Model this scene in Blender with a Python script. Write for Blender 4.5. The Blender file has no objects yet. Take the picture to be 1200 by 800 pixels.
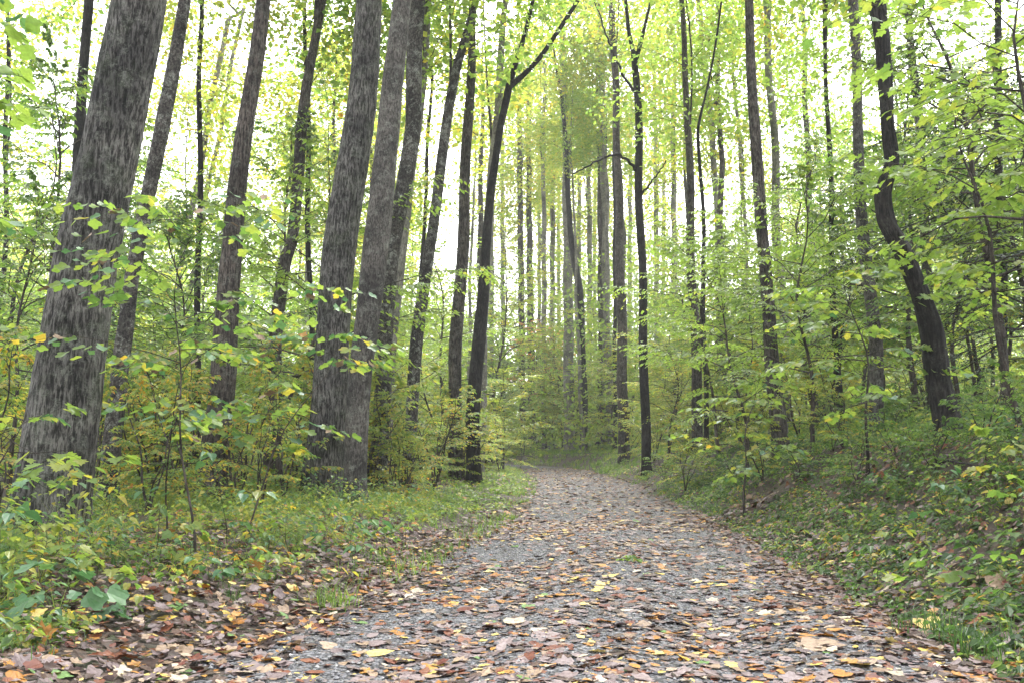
import bpy, math
import numpy as np
from mathutils import Vector, Matrix

sc = bpy.context.scene
COL = sc.collection
R = math.radians

# ------------------------------------------------------------------ camera
CAM_H, PITCH, FPX = 1.10, R(7.97), 1000.0          # focal length in pixels of the 1200 px wide photograph
cam_d = bpy.data.cameras.new('camera')
cam_d.sensor_width = 36.0
cam_d.lens = FPX / 1200 * 36.0
cam_d.clip_start, cam_d.clip_end = 0.05, 3000
cam = bpy.data.objects.new('camera', cam_d)
COL.objects.link(cam)
cam.location = (0, 0, CAM_H)
cam.rotation_euler = (math.pi / 2 + PITCH, 0, 0)
sc.camera = cam

# ------------------------------------------------------------------ sky, sun, exposure
SUN_EL, SUN_AZ = R(58), R(15)                       # soft light from high up ahead, overcast
w = bpy.data.worlds.new('World'); sc.world = w; w.use_nodes = True
nt = w.node_tree; nt.nodes.clear()
sky = nt.nodes.new('ShaderNodeTexSky'); sky.sky_type = 'NISHITA'; sky.sun_disc = False
sky.sun_elevation = SUN_EL; sky.sun_rotation = SUN_AZ; sky.dust_density = 4.0; sky.air_density = 1.0
hsv = nt.nodes.new('ShaderNodeHueSaturation'); hsv.inputs['Saturation'].default_value = 0.12
bg = nt.nodes.new('ShaderNodeBackground'); bg.inputs['Strength'].default_value = 0.15
wo = nt.nodes.new('ShaderNodeOutputWorld')
nt.links.new(sky.outputs[0], hsv.inputs['Color']); nt.links.new(hsv.outputs[0], bg.inputs['Color'])
nt.links.new(bg.outputs[0], wo.inputs['Surface'])
sun_d = bpy.data.lights.new('sun', 'SUN'); sun_d.energy = 1.5; sun_d.angle = R(25); sun_d.color = (1, 0.98, 0.95)
sun = bpy.data.objects.new('sun', sun_d); COL.objects.link(sun)
_dir = Vector((math.sin(SUN_AZ) * math.cos(SUN_EL), math.cos(SUN_AZ) * math.cos(SUN_EL), math.sin(SUN_EL)))
sun.rotation_euler = _dir.to_track_quat('Z', 'Y').to_euler()
sun.location = (0, 30, 60)
vs = sc.view_settings
vs.view_transform = 'Standard'; vs.look = 'None'; vs.gamma = 1.0; vs.use_curve_mapping = False
vs.exposure = 2.7
sc.render.engine = 'CYCLES'
cy = sc.cycles
cy.max_bounces = 6; cy.diffuse_bounces = 4; cy.glossy_bounces = 2; cy.transmission_bounces = 4
cy.volume_bounces = 0; cy.transparent_max_bounces = 4
cy.use_denoising = True
cy.caustics_reflective = False; cy.caustics_refractive = False
cy.sample_clamp_indirect = 6.0

# ------------------------------------------------------------------ helpers
CT, ST = math.cos(PITCH), math.sin(PITCH)
def at(u, v, Y):
    """the point in the plane y = Y seen at pixel (u, v) of the 1200x800 photograph"""
    a, b = (u - 600) / FPX, (400 - v) / FPX
    dy, dz = CT - ST * b, ST + CT * b
    t = Y / dy
    return np.array([a * t, Y, CAM_H + dz * t])
def project(p):
    p = np.atleast_2d(p)
    dx, dy, dz = p[:, 0], p[:, 1], p[:, 2] - CAM_H
    d = dy * CT + dz * ST
    b = (-dy * ST + dz * CT) / d
    return 600 + FPX * dx / d, 400 - FPX * b, d

def _hash(ix, iy, iz, seed):
    h = (ix * 374761393 + iy * 668265263 + iz * 2147483647 + seed * 974634777) & 0xFFFFFFFF
    h = ((h ^ (h >> 13)) * 1274126177) & 0xFFFFFFFF
    return ((h ^ (h >> 16)) & 0xFFFF) / 65535.0
def vnoise(x, y, z=0.0, seed=0):
    x, y, z = np.broadcast_arrays(np.asarray(x, float), np.asarray(y, float), np.asarray(z, float))
    ix, iy, iz = np.floor(x).astype(np.int64), np.floor(y).astype(np.int64), np.floor(z).astype(np.int64)
    fx, fy, fz = x - ix, y - iy, z - iz
    fx, fy, fz = [f * f * (3 - 2 * f) for f in (fx, fy, fz)]
    r = 0
    for a in (0, 1):
        for b in (0, 1):
            for c in (0, 1):
                wgt = (fx if a else 1 - fx) * (fy if b else 1 - fy) * (fz if c else 1 - fz)
                r = r + wgt * _hash(ix + a, iy + b, iz + c, seed)
    return r * 2 - 1
def fbm(x, y, z=0.0, seed=0, octv=3):
    r, a, f = 0, 1.0, 1.0
    for k in range(octv):
        r = r + a * vnoise(np.asarray(x) * f, np.asarray(y) * f, np.asarray(z) * f, seed + k)
        a *= 0.5; f *= 2.03
    return r
def sstep(t):
    t = np.clip(t, 0, 1); return t * t * (3 - 2 * t)
def nrm(a):
    return a / np.maximum(np.linalg.norm(a, axis=-1, keepdims=True), 1e-9)

def mesh_np(name, V, faces, mats=(), mat_idx=None, smooth=False):
    """faces: list of integer arrays (n, k), one per polygon size"""
    me = bpy.data.meshes.new(name)
    V = np.ascontiguousarray(V, dtype=np.float32)
    me.vertices.add(len(V)); me.vertices.foreach_set('co', V.ravel())
    loops = np.concatenate([f.ravel() for f in faces]).astype(np.int32)
    tot = np.concatenate([np.full(len(f), f.shape[1], np.int32) for f in faces])
    start = np.concatenate([[0], np.cumsum(tot)[:-1]]).astype(np.int32)
    me.loops.add(len(loops)); me.loops.foreach_set('vertex_index', loops)
    me.polygons.add(len(tot)); me.polygons.foreach_set('loop_start', start)
    me.polygons.foreach_set('loop_total', tot)
    for m in mats: me.materials.append(m)
    if mat_idx is not None: me.polygons.foreach_set('material_index', np.asarray(mat_idx, np.int32))
    me.polygons.foreach_set('use_smooth', np.full(len(tot), smooth, dtype=bool))
    me.update(calc_edges=True); me.validate()
    return me
def link(name, data, parent=None, loc=None):
    o = bpy.data.objects.new(name, data); COL.objects.link(o)
    if parent is not None: o.parent = parent
    if loc is not None: o.location = [float(c) for c in loc]
    return o
def tag(o, label=None, cat=None, group=None, kind=None):
    if label: o['label'] = label
    if cat: o['category'] = cat
    if group: o['group'] = group
    if kind: o['kind'] = kind
    return o

class Tubes:
    """collects tapered tubes into one mesh"""
    def __init__(s): s.V, s.F, s.n = [], [], 0
    def add(s, P, r, seg=6):
        P = np.asarray(P, float); r = np.broadcast_to(np.asarray(r, float), (len(P),))
        T = nrm(np.gradient(P, axis=0))
        up = np.where(np.abs(T[:, 2:3]) > 0.9, np.array([[1., 0, 0]]), np.array([[0., 0, 1]]))
        up = up[:1].repeat(len(P), 0)
        A = nrm(np.cross(T, up)); B = np.cross(T, A)
        an = np.linspace(0, 2 * np.pi, seg, endpoint=False)
        ring = P[:, None] + r[:, None, None] * (np.cos(an)[None, :, None] * A[:, None] + np.sin(an)[None, :, None] * B[:, None])
        n = len(P)
        i = np.arange(n - 1)[:, None] * seg; j = np.arange(seg)[None]; k = (j + 1) % seg
        F = np.stack([i + j, i + k, i + seg + k, i + seg + j], -1).reshape(-1, 4) + s.n
        s.V.append(ring.reshape(-1, 3)); s.F.append(F); s.n += n * seg
    def mesh(s, name, mat):
        return mesh_np(name, np.concatenate(s.V), [np.concatenate(s.F)], [mat], smooth=True)

# leaf outlines: x along the midrib, y sideways (one half), all of length about 1
def leaf_template(half, fold=0.25, bend=-0.2, petiole=0.0):
    half = np.array(half, float)                     # from base (0,0) to tip (x,0)
    n = len(half)
    mid = half[[0, -1]]
    inner = half[1:-1]
    V = [[mid[0, 0], 0, 0], [mid[1, 0], 0, 0]] + [[x, y, 0] for x, y in inner] + [[x, -y, 0] for x, y in inner]
    m = len(inner)
    fl = [0] + list(range(2, 2 + m)) + [1]
    fr = [1] + list(range(2 + m, 2 + 2 * m))[::-1] + [0]
    V = np.array(V)
    V[:, 2] = fold * np.abs(V[:, 1]) + bend * V[:, 0] ** 2
    faces = [np.array([fl]), np.array([fr])]
    if petiole:
        k = len(V)
        V = np.vstack([V, [[-petiole, 0.012, -0.03], [-petiole, -0.012, -0.03]]])
        faces.append(np.array([[0, k, k + 1]]))
    return V, faces
RHOMB = leaf_template([(0, 0), (0.45, 0.36), (1, 0)], 0.3, -0.1)
OVAL = leaf_template([(0, 0), (0.18, 0.22), (0.45, 0.3), (0.78, 0.17), (1, 0)], 0.3, -0.2, 0.15)
OVATE = leaf_template([(0, 0), (-0.02, 0.16), (0.14, 0.33), (0.4, 0.34), (0.72, 0.17), (1, 0)], 0.25, -0.25, 0.35)
TULIP = leaf_template([(0, 0), (0.0, 0.26), (0.17, 0.5), (0.36, 0.46), (0.5, 0.33), (0.72, 0.42), (0.93, 0.28), (0.84, 0)], 0.2, -0.15, 0.5)
MAPLE = leaf_template([(0, 0), (-0.08, 0.2), (0.1, 0.5), (0.26, 0.36), (0.5, 0.6), (0.56, 0.27), (0.74, 0.3), (0.76, 0.13), (1, 0)], 0.15, -0.2, 0.5)
BEECH = leaf_template([(0, 0), (0.15, 0.2), (0.4, 0.27), (0.7, 0.2), (1, 0)], 0.35, -0.15, 0.1)

def leaves_np(T, pos, d, n, size):
    """one block of leaves: template T at pos, along d, normal n"""
    TV, TF = T
    d = nrm(d); s = nrm(np.cross(n, d)); n = np.cross(d, s)
    L = len(pos)
    V = pos[:, None] + size[:, None, None] * (TV[None, :, 0:1] * d[:, None] + TV[None, :, 1:2] * s[:, None] + TV[None, :, 2:3] * n[:, None])
    off = (np.arange(L) * len(TV))[:, None]
    faces = [(off[:, :, None] + f[None]).reshape(-1, f.shape[1]) for f in TF]
    return V.reshape(-1, 3), faces
def leaf_mesh(name, T, pos, d, n, size, mat):
    V, F = leaves_np(T, pos, d, n, size)
    return mesh_np(name, V, F, [mat])

# ------------------------------------------------------------------ terrain
_py = np.array([-40, 0, 4.2, 7, 14.5, 24, 32, 42, 50, 58, 66, 80, 140, 600.])
_px = np.array([-1., -.05, .35, .72, 1.67, 2.15, 2.35, 2.2, .9, -2.6, -8, -20, -30, -30.])
_pz = np.array([-.2, 0, 0, 0, .08, .26, .43, .64, .8, .95, 1.1, 1.3, 2.0, 6.])
_pw = np.array([4.3, 4.3, 4.3, 4.15, 3.7, 3.4, 3.3, 3.1, 3, 3, 3, 3, 3, 3.])
_ys = np.linspace(-40, 140, 721)
def _sm(a):
    f = np.interp(_ys, _py, a)
    k = np.hanning(17); k /= k.sum()
    return np.convolve(np.pad(f, 8, mode='edge'), k, 'valid')
_sx, _sz, _sw = _sm(_px), _sm(_pz), _sm(_pw)
def pc(y): return np.interp(y, _ys, _sx)
def pz(y): return np.interp(y, np.append(_ys, 600), np.append(_sz, 6.0))
def pw(y): return np.interp(y, _ys, _sw) / 2
def ground_z(x, y):
    x, y = np.broadcast_arrays(np.asarray(x, float), np.asarray(y, float))
    c, h = pc(y), pw(y)
    er = x - (c + h); el = (c - h) - x
    amp = np.interp(y, [0, 22, 50, 70], [1.0, 0.85, 0.5, 0.35])
    z = pz(y) + amp * (1.15 * sstep((er + .1) / 2.5) + 0.24 * np.clip(er - 1.2, 0, 9) + .05 * np.clip(er - 10, 0, 40))
    z = z + np.interp(y, [0, 60], [1, .6]) * (.34 * sstep((el + .1) / 2.2) + 0.012 * np.clip(el - 1.5, 0, 40))
    off = sstep(np.maximum(er, el) / .8)
    z = z + off * (0.07 * fbm(x * .9, y * .9, 0, 3, 3) + 0.22 * fbm(x * .16, y * .16, 0, 9, 2) * sstep((np.maximum(er, el) - 2) / 5))
    z = z + (1 - off) * 0.02 * fbm(x * .8, y * .8, 0, 5, 2) - .03 * np.exp(-((np.abs(x - c) - .8) / .35) ** 2) * (1 - off)
    z = z - 0.02 * np.exp(-((er - .12) / .22) ** 2)           # faint gutter along the bank
    return z
def ground_n(x, y, e=.06):
    zx = (ground_z(x + e, y) - ground_z(x - e, y)) / (2 * e)
    zy = (ground_z(x, y + e) - ground_z(x, y - e)) / (2 * e)
    return nrm(np.stack([-zx, -zy, np.ones_like(zx)], -1))

# ------------------------------------------------------------------ materials
def new_mat(name):
    m = bpy.data.materials.new(name); m.use_nodes = True
    m.node_tree.nodes.clear()
    return m, m.node_tree.nodes, m.node_tree.links
def ramp(N, stops, interp='LINEAR'):
    r = N.new('ShaderNodeValToRGB'); cr = r.color_ramp; cr.interpolation = interp
    while len(cr.elements) > len(stops): cr.elements.remove(cr.elements[-1])
    while len(cr.elements) < len(stops): cr.elements.new(1.0)
    for e, (p, c) in zip(cr.elements, stops): e.position = p; e.color = (*c, 1)
    return r
def math_n(N, L, op, a, b=None, c=None):
    m = N.new('ShaderNodeMath'); m.operation = op
    for i, v in enumerate((a, b, c)):
        if v is None: continue
        if isinstance(v, (int, float)): m.inputs[i].default_value = v
        else: L.new(v, m.inputs[i])
    return m.outputs[0]
def noise(N, L, vec, scale, detail=3, rough=.55, dist=0.0):
    t = N.new('ShaderNodeTexNoise'); t.inputs['Scale'].default_value = scale
    t.inputs['Detail'].default_value = detail; t.inputs['Roughness'].default_value = rough
    t.inputs['Distortion'].default_value = dist
    if vec is not None: L.new(vec, t.inputs['Vector'])
    return t
def mixc(N, L, fac, a, b, mode='MIX'):
    m = N.new('ShaderNodeMix'); m.data_type = 'RGBA'; m.blend_type = mode
    for i, v in ((0, fac), (6, a), (7, b)):
        if isinstance(v, (int, float)): m.inputs[i].default_value = v
        elif isinstance(v, tuple): m.inputs[i].default_value = (*v, 1)
        else: L.new(v, m.inputs[i])
    return m.outputs[2]

def foliage_mat(name, stops, trans=0.55, tboost=(2.05, 1.9, 1.35), clump=.35, scale=.8, rough=.4, spec=.5):
    m, N, L = new_mat(name)
    geo = N.new('ShaderNodeNewGeometry'); oi = N.new('ShaderNodeObjectInfo')
    nz = noise(N, L, geo.outputs['Position'], scale, 2)
    f = math_n(N, L, 'FRACT', math_n(N, L, 'ADD', geo.outputs['Random Per Island'], math_n(N, L, 'MULTIPLY', oi.outputs['Random'], 7.31)))
    nn = math_n(N, L, 'MULTIPLY_ADD', math_n(N, L, 'SUBTRACT', nz.outputs[0], .5), 2.2, .5)
    fac = math_n(N, L, 'ADD', math_n(N, L, 'MULTIPLY', f, 1 - clump), math_n(N, L, 'MULTIPLY', nn, clump))
    r = ramp(N, stops); L.new(fac, r.inputs[0])
    col = r.outputs[0]
    # fine blotches within a leaf
    n2 = noise(N, L, geo.outputs['Position'], 38, 2)
    v2 = math_n(N, L, 'MULTIPLY_ADD', n2.outputs[0], .7, .65)
    vm = N.new('ShaderNodeVectorMath'); vm.operation = 'SCALE'; L.new(col, vm.inputs[0]); L.new(v2, vm.inputs['Scale'])
    col = vm.outputs[0]
    p = N.new('ShaderNodeBsdfPrincipled'); L.new(col, p.inputs['Base Color'])
    p.inputs['Roughness'].default_value = rough; p.inputs['Specular IOR Level'].default_value = spec
    t = N.new('ShaderNodeBsdfTranslucent')
    tm = N.new('ShaderNodeVectorMath'); tm.operation = 'MULTIPLY'; tm.inputs[1].default_value = tboost
    L.new(col, tm.inputs[0]); L.new(tm.outputs[0], t.inputs['Color'])
    mx = N.new('ShaderNodeMixShader'); mx.inputs[0].default_value = trans
    L.new(p.outputs[0], mx.inputs[1]); L.new(t.outputs[0], mx.inputs[2])
    o = N.new('ShaderNodeOutputMaterial'); L.new(mx.outputs[0], o.inputs['Surface'])
    return m

G_D, G_M, G_L, G_Y = (.042, .095, .025), (.08, .155, .036), (.14, .225, .048), (.24, .275, .052)
YEL, ORA, BRN, RUS = (.34, .27, .04), (.36, .17, .03), (.16, .075, .03), (.20, .06, .03)
BLU = (.06, .15, .065)
leaf_green = foliage_mat('leaf_green', [(0, G_D), (.35, G_M), (.7, G_L), (.92, G_Y), (1, YEL)])
leaf_fresh = foliage_mat('leaf_fresh', [(0, G_M), (.35, G_L), (.7, (.165, .25, .05)), (.92, G_Y), (1, YEL)])
leaf_far = foliage_mat('leaf_far', [(0, G_M), (.3, G_L), (.65, (.18, .255, .055)), (.9, G_Y), (1, YEL)], scale=.15, clump=.5)
leaf_yellow = foliage_mat('leaf_yellow', [(0, G_M), (.22, G_L), (.48, (.20, .255, .052)), (.68, G_Y), (.88, YEL), (1, ORA)])
leaf_mixed = foliage_mat('leaf_mixed', [(0, G_D), (.2, G_M), (.42, G_L), (.62, G_Y), (.78, YEL), (.9, ORA), (1, BRN)])
leaf_dark = foliage_mat('leaf_dark', [(0, (.02, .05, .015)), (.5, G_D), (.9, G_M), (1, G_L)])
leaf_blue = foliage_mat('leaf_blue', [(0, (.03, .085, .035)), (.4, BLU), (.8, (.09, .19, .07)), (1, G_L)], trans=.35, rough=.4, spec=.5)
leaf_rust = foliage_mat('leaf_rust', [(0, G_Y), (.25, (.34, .2, .07)), (.6, (.36, .15, .08)), (1, (.36, .12, .07))])
needle = foliage_mat('needle_green', [(0, (.012, .032, .014)), (1, (.03, .065, .025))], trans=.15)

def litter_mat(name, a, b, trans=.15):
    m, N, L = new_mat(name)
    geo = N.new('ShaderNodeNewGeometry'); oi = N.new('ShaderNodeObjectInfo')
    f = math_n(N, L, 'FRACT', math_n(N, L, 'ADD', geo.outputs['Random Per Island'], math_n(N, L, 'MULTIPLY', oi.outputs['Random'], 5.7)))
    col = mixc(N, L, f, a, b)
    n2 = noise(N, L, geo.outputs['Position'], 45, 3)
    rr = ramp(N, [(.3, (.45, .4, .38)), (.6, (1, 1, 1))]); L.new(n2.outputs[0], rr.inputs[0])
    col = mixc(N, L, .8, col, rr.outputs[0], 'MULTIPLY')
    p = N.new('ShaderNodeBsdfPrincipled'); L.new(col, p.inputs['Base Color'])
    p.inputs['Roughness'].default_value = .55; p.inputs['Specular IOR Level'].default_value = .3
    t = N.new('ShaderNodeBsdfTranslucent'); L.new(col, t.inputs['Color'])
    mx = N.new('ShaderNodeMixShader'); mx.inputs[0].default_value = trans
    L.new(p.outputs[0], mx.inputs[1]); L.new(t.outputs[0], mx.inputs[2])
    o = N.new('ShaderNodeOutputMaterial'); L.new(mx.outputs[0], o.inputs['Surface'])
    return m
LIT = [('mauve', litter_mat('litter_mauve', (.12, .088, .09), (.23, .175, .172))),
       ('tan', litter_mat('litter_tan', (.20, .13, .08), (.34, .25, .17))),
       ('dark brown', litter_mat('litter_brown', (.035, .018, .012), (.09, .05, .035))),
       ('russet', litter_mat('litter_russet', (.11, .025, .016), (.19, .065, .025))),
       ('orange', litter_mat('litter_orange', (.30, .12, .018), (.40, .20, .035))),
       ('yellow', litter_mat('litter_yellow', (.50, .36, .06), (.58, .46, .17))),
       ('pale cream', litter_mat('litter_cream', (.33, .27, .19), (.48, .42, .33))),
       ('green', litter_mat('litter_green', (.10, .20, .04), (.16, .28, .09), .3))]

def bark_mat(name, dark, mid, light, lichen=(.30, .32, .27), lich_amt=.5, zs=.17, scale=36, bump=.6, moss=.0):
    m, N, L = new_mat(name)
    tc = N.new('ShaderNodeTexCoord'); oi = N.new('ShaderNodeObjectInfo')
    off = N.new('ShaderNodeVectorMath'); off.operation = 'ADD'
    cmb = N.new('ShaderNodeCombineXYZ')
    for i in range(3): L.new(math_n(N, L, 'MULTIPLY', oi.outputs['Random'], 37.0 + 11 * i), cmb.inputs[i])
    L.new(tc.outputs['Object'], off.inputs[0]); L.new(cmb.outputs[0], off.inputs[1])
    mp = N.new('ShaderNodeMapping'); mp.inputs['Scale'].default_value = (1, 1, zs); L.new(off.outputs[0], mp.inputs['Vector'])
    n1 = noise(N, L, mp.outputs[0], scale, 5, .65, .4)
    n2 = noise(N, L, mp.outputs[0], scale * 3.1, 4, .7)
    big = noise(N, L, off.outputs[0], 1.7, 3, .6)
    hgt = math_n(N, L, 'ADD', math_n(N, L, 'MULTIPLY', n1.outputs[0], .7), math_n(N, L, 'MULTIPLY', n2.outputs[0], .3))
    r = ramp(N, [(.42, dark), (.49, mid), (.57, light)]); L.new(hgt, r.inputs[0])
    tint = ramp(N, [(.35, (.42, .42, .42)), (.65, (1.2, 1.18, 1.15))]); L.new(big.outputs[0], tint.inputs[0])
    col = mixc(N, L, 1.0, r.outputs[0], tint.outputs[0], 'MULTIPLY')
    ln = noise(N, L, off.outputs[0], 5.5, 9, .82, .2)
    lr = ramp(N, [(.51, (0, 0, 0)), (.60, (lich_amt * .85,) * 3)]); L.new(ln.outputs[0], lr.inputs[0])
    lf = math_n(N, L, 'MULTIPLY', lr.outputs[0], math_n(N, L, 'MULTIPLY_ADD', noise(N, L, off.outputs[0], 60, 3, .7).outputs[0], 3.2, -1.0))
    col = mixc(N, L, lf, col, lichen)
    if moss:
        mn = noise(N, L, off.outputs[0], 2.6, 4, .7)
        mr = ramp(N, [(.5, (0, 0, 0)), (.66, (moss,) * 3)]); L.new(mn.outputs[0], mr.inputs[0])
        col = mixc(N, L, mr.outputs[0], col, (.05, .075, .025))
    p = N.new('ShaderNodeBsdfPrincipled'); L.new(col, p.inputs['Base Color'])
    p.inputs['Roughness'].default_value = .85; p.inputs['Specular IOR Level'].default_value = .25
    b = N.new('ShaderNodeBump'); b.inputs['Strength'].default_value = bump; b.inputs['Distance'].default_value = .03
    L.new(hgt, b.inputs['Height']); L.new(b.outputs[0], p.inputs['Normal'])
    o = N.new('ShaderNodeOutputMaterial'); L.new(p.outputs[0], o.inputs['Surface'])
    return m
bark_grey = bark_mat('bark_grey', (.009, .0085, .008), (.045, .043, .040), (.155, .15, .142), lich_amt=.5, moss=.2, bump=1.0)
bark_brown = bark_mat('bark_brown', (.010, .008, .007), (.042, .035, .03), (.11, .095, .083), lich_amt=.4, bump=.8)
bark_smooth = bark_mat('bark_smooth', (.024, .022, .020), (.065, .060, .054), (.125, .117, .107), lich_amt=.6, scale=48, zs=.3, bump=.5)
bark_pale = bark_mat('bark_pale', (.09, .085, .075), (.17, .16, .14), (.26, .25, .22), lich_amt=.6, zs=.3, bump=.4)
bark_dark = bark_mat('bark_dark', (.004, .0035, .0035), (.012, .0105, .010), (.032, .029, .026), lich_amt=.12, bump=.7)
bark_speck = bark_mat('bark_speck', (.012, .011, .01), (.04, .036, .032), (.09, .084, .075), lichen=(.34, .36, .31), lich_amt=.95, zs=.6, scale=30, bump=.7)
twig_mat = bark_mat('twig_bark', (.02, .016, .013), (.045, .036, .03), (.08, .068, .056), lich_amt=.2, scale=40, bump=.3)
stem_green = bark_mat('stem_green', (.03, .04, .015), (.05, .06, .025), (.08, .085, .04), lich_amt=0, scale=40, bump=.2)

def ground_mat():
    m, N, L = new_mat('forest_soil')
    geo = N.new('ShaderNodeNewGeometry')
    n1 = noise(N, L, geo.outputs['Position'], 1.3, 4, .6)
    n2 = noise(N, L, geo.outputs['Position'], 19, 5, .7)
    vo = N.new('ShaderNodeTexVoronoi'); vo.inputs['Scale'].default_value = 13; L.new(geo.outputs['Position'], vo.inputs['Vector'])
    vr = ramp(N, [(0, (.03, .02, .013)), (.35, (.06, .038, .025)), (.55, (.10, .07, .055)), (.7, (.035, .03, .018)), (.85, (.03, .05, .015)), (1, (.075, .05, .02))])
    sx = N.new('ShaderNodeSeparateColor'); L.new(vo.outputs['Color'], sx.inputs[0]); L.new(sx.outputs[0], vr.inputs[0])
    soil = ramp(N, [(.3, (.014, .010, .007)), (.7, (.045, .031, .022))]); L.new(n2.outputs[0], soil.inputs[0])
    f = ramp(N, [(.35, (.25,) * 3), (.6, (.8,) * 3)]); L.new(n1.outputs[0], f.inputs[0])
    col = mixc(N, L, f.outputs[0], soil.outputs[0], vr.outputs[0])
    p = N.new('ShaderNodeBsdfPrincipled'); L.new(col, p.inputs['Base Color']); p.inputs['Roughness'].default_value = .9
    b = N.new('ShaderNodeBump'); b.inputs['Strength'].default_value = .6; b.inputs['Distance'].default_value = .04
    L.new(math_n(N, L, 'ADD', n2.outputs[0], sx.outputs[1]), b.inputs['Height']); L.new(b.outputs[0], p.inputs['Normal'])
    o = N.new('ShaderNodeOutputMaterial'); L.new(p.outputs[0], o.inputs['Surface'])
    return m
def gravel_mat():
    m, N, L = new_mat('path_gravel')
    geo = N.new('ShaderNodeNewGeometry')
    vo = N.new('ShaderNodeTexVoronoi'); vo.inputs['Scale'].default_value = 42; L.new(geo.outputs['Position'], vo.inputs['Vector'])
    sx = N.new('ShaderNodeSeparateColor'); L.new(vo.outputs['Color'], sx.inputs[0])
    r = ramp(N, [(0, (.03, .03, .034)), (.3, (.085, .086, .098)), (.6, (.16, .162, .178)), (.85, (.25, .248, .258)), (1, (.11, .085, .07))]); L.new(sx.outputs[0], r.inputs[0])
    n1 = noise(N, L, geo.outputs['Position'], 2.2, 5, .65)
    t = ramp(N, [(.3, (.5, .48, .47)), (.65, (1, 1, 1))]); L.new(n1.outputs[0], t.inputs[0])
    col = mixc(N, L, 1.0, r.outputs[0], t.outputs[0], 'MULTIPLY')
    edge = ramp(N, [(0, (1, 1, 1)), (.55, (.9, .9, .9)), (.8, (.15, .15, .15))]); 
    L.new(math_n(N, L, 'MULTIPLY', vo.outputs['Distance'], 1.1), edge.inputs[0])
    col = mixc(N, L, 1.0, col, edge.outputs[0], 'MULTIPLY')
    p = N.new('ShaderNodeBsdfPrincipled'); L.new(col, p.inputs['Base Color'])
    p.inputs['Roughness'].default_value = .7; p.inputs['Specular IOR Level'].default_value = .25
    b = N.new('ShaderNodeBump'); b.inputs['Strength'].default_value = .9; b.inputs['Distance'].default_value = .012; b.invert = True
    L.new(vo.outputs['Distance'], b.inputs['Height']); L.new(b.outputs[0], p.inputs['Normal'])
    o = N.new('ShaderNodeOutputMaterial'); L.new(p.outputs[0], o.inputs['Surface'])
    return m
def stone_mat():
    m, N, L = new_mat('stone_chip')
    geo = N.new('ShaderNodeNewGeometry')
    r = ramp(N, [(0, (.045, .045, .05)), (.4, (.12, .12, .135)), (.8, (.24, .24, .255)), (1, (.36, .35, .34))]); L.new(geo.outputs['Random Per Island'], r.inputs[0])
    n1 = noise(N, L, geo.outputs['Position'], 60, 3)
    col = mixc(N, L, .5, r.outputs[0], n1.outputs[0], 'MULTIPLY')
    p = N.new('ShaderNodeBsdfPrincipled'); L.new(col, p.inputs['Base Color']); p.inputs['Roughness'].default_value = .5
    o = N.new('ShaderNodeOutputMaterial'); L.new(p.outputs[0], o.inputs['Surface'])
    return m

# ------------------------------------------------------------------ ground and path
def graded(stops):
    out = [np.linspace(a, b, n, endpoint=False) for (a, b, n) in stops]
    return np.concatenate(out + [[stops[-1][1]]])
def grid_mesh(name, X, Y, Zf, mat):
    gx, gy = np.meshgrid(X, Y)
    V = np.stack([gx, gy, Zf(gx, gy)], -1).reshape(-1, 3)
    nx, ny = len(X), len(Y)
    i = np.arange(ny - 1)[:, None] * nx; j = np.arange(nx - 1)[None]
    F = np.stack([i + j, i + j + 1, i + nx + j + 1, i + nx + j], -1).reshape(-1, 4)
    return mesh_np(name, V, [F], [mat], smooth=True)
gX = graded([(-600, -60, 24), (-60, -16, 44), (-16, -6, 30), (-6, 8, 140), (8, 18, 30), (18, 60, 42), (60, 600, 24)])
gY = graded([(-60, -4, 20), (-4, 3, 24), (3, 16, 130), (16, 40, 110), (40, 80, 80), (80, 140, 40), (140, 600, 24)])
ground = link('ground', grid_mesh('ground', gX, gY, lambda x, y: ground_z(x, y), ground_mat()))
tag(ground, kind='structure')

pY = graded([(-4, 3, 30), (3, 14, 150), (14, 40, 130), (40, 64, 60)])
pS = np.linspace(-1.12, 1.12, 57)
S_, Y_ = np.meshgrid(pS, pY)
X_ = pc(Y_) + S_ * pw(Y_)
edge = np.abs(S_) + .22 * fbm(X_ * 1.3, Y_ * 1.3, 0, 21, 4)
Z_ = ground_z(X_, Y_) + .012 + .006 * fbm(X_ * 9, Y_ * 9, 0, 31, 2) - .10 * sstep((edge - .9) / .15)
i = np.arange(len(pY) - 1)[:, None] * len(pS); j = np.arange(len(pS) - 1)[None]
pF = np.stack([i + j, i + j + 1, i + len(pS) + j + 1, i + len(pS) + j], -1).reshape(-1, 4)
path = link('path', mesh_np('path', np.stack([X_, Y_, Z_], -1).reshape(-1, 3), [pF], [gravel_mat()], smooth=True))
tag(path, kind='structure')
def path_top(x, y):
    return ground_z(x, y) + .014

rng = np.random.default_rng(11)
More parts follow.
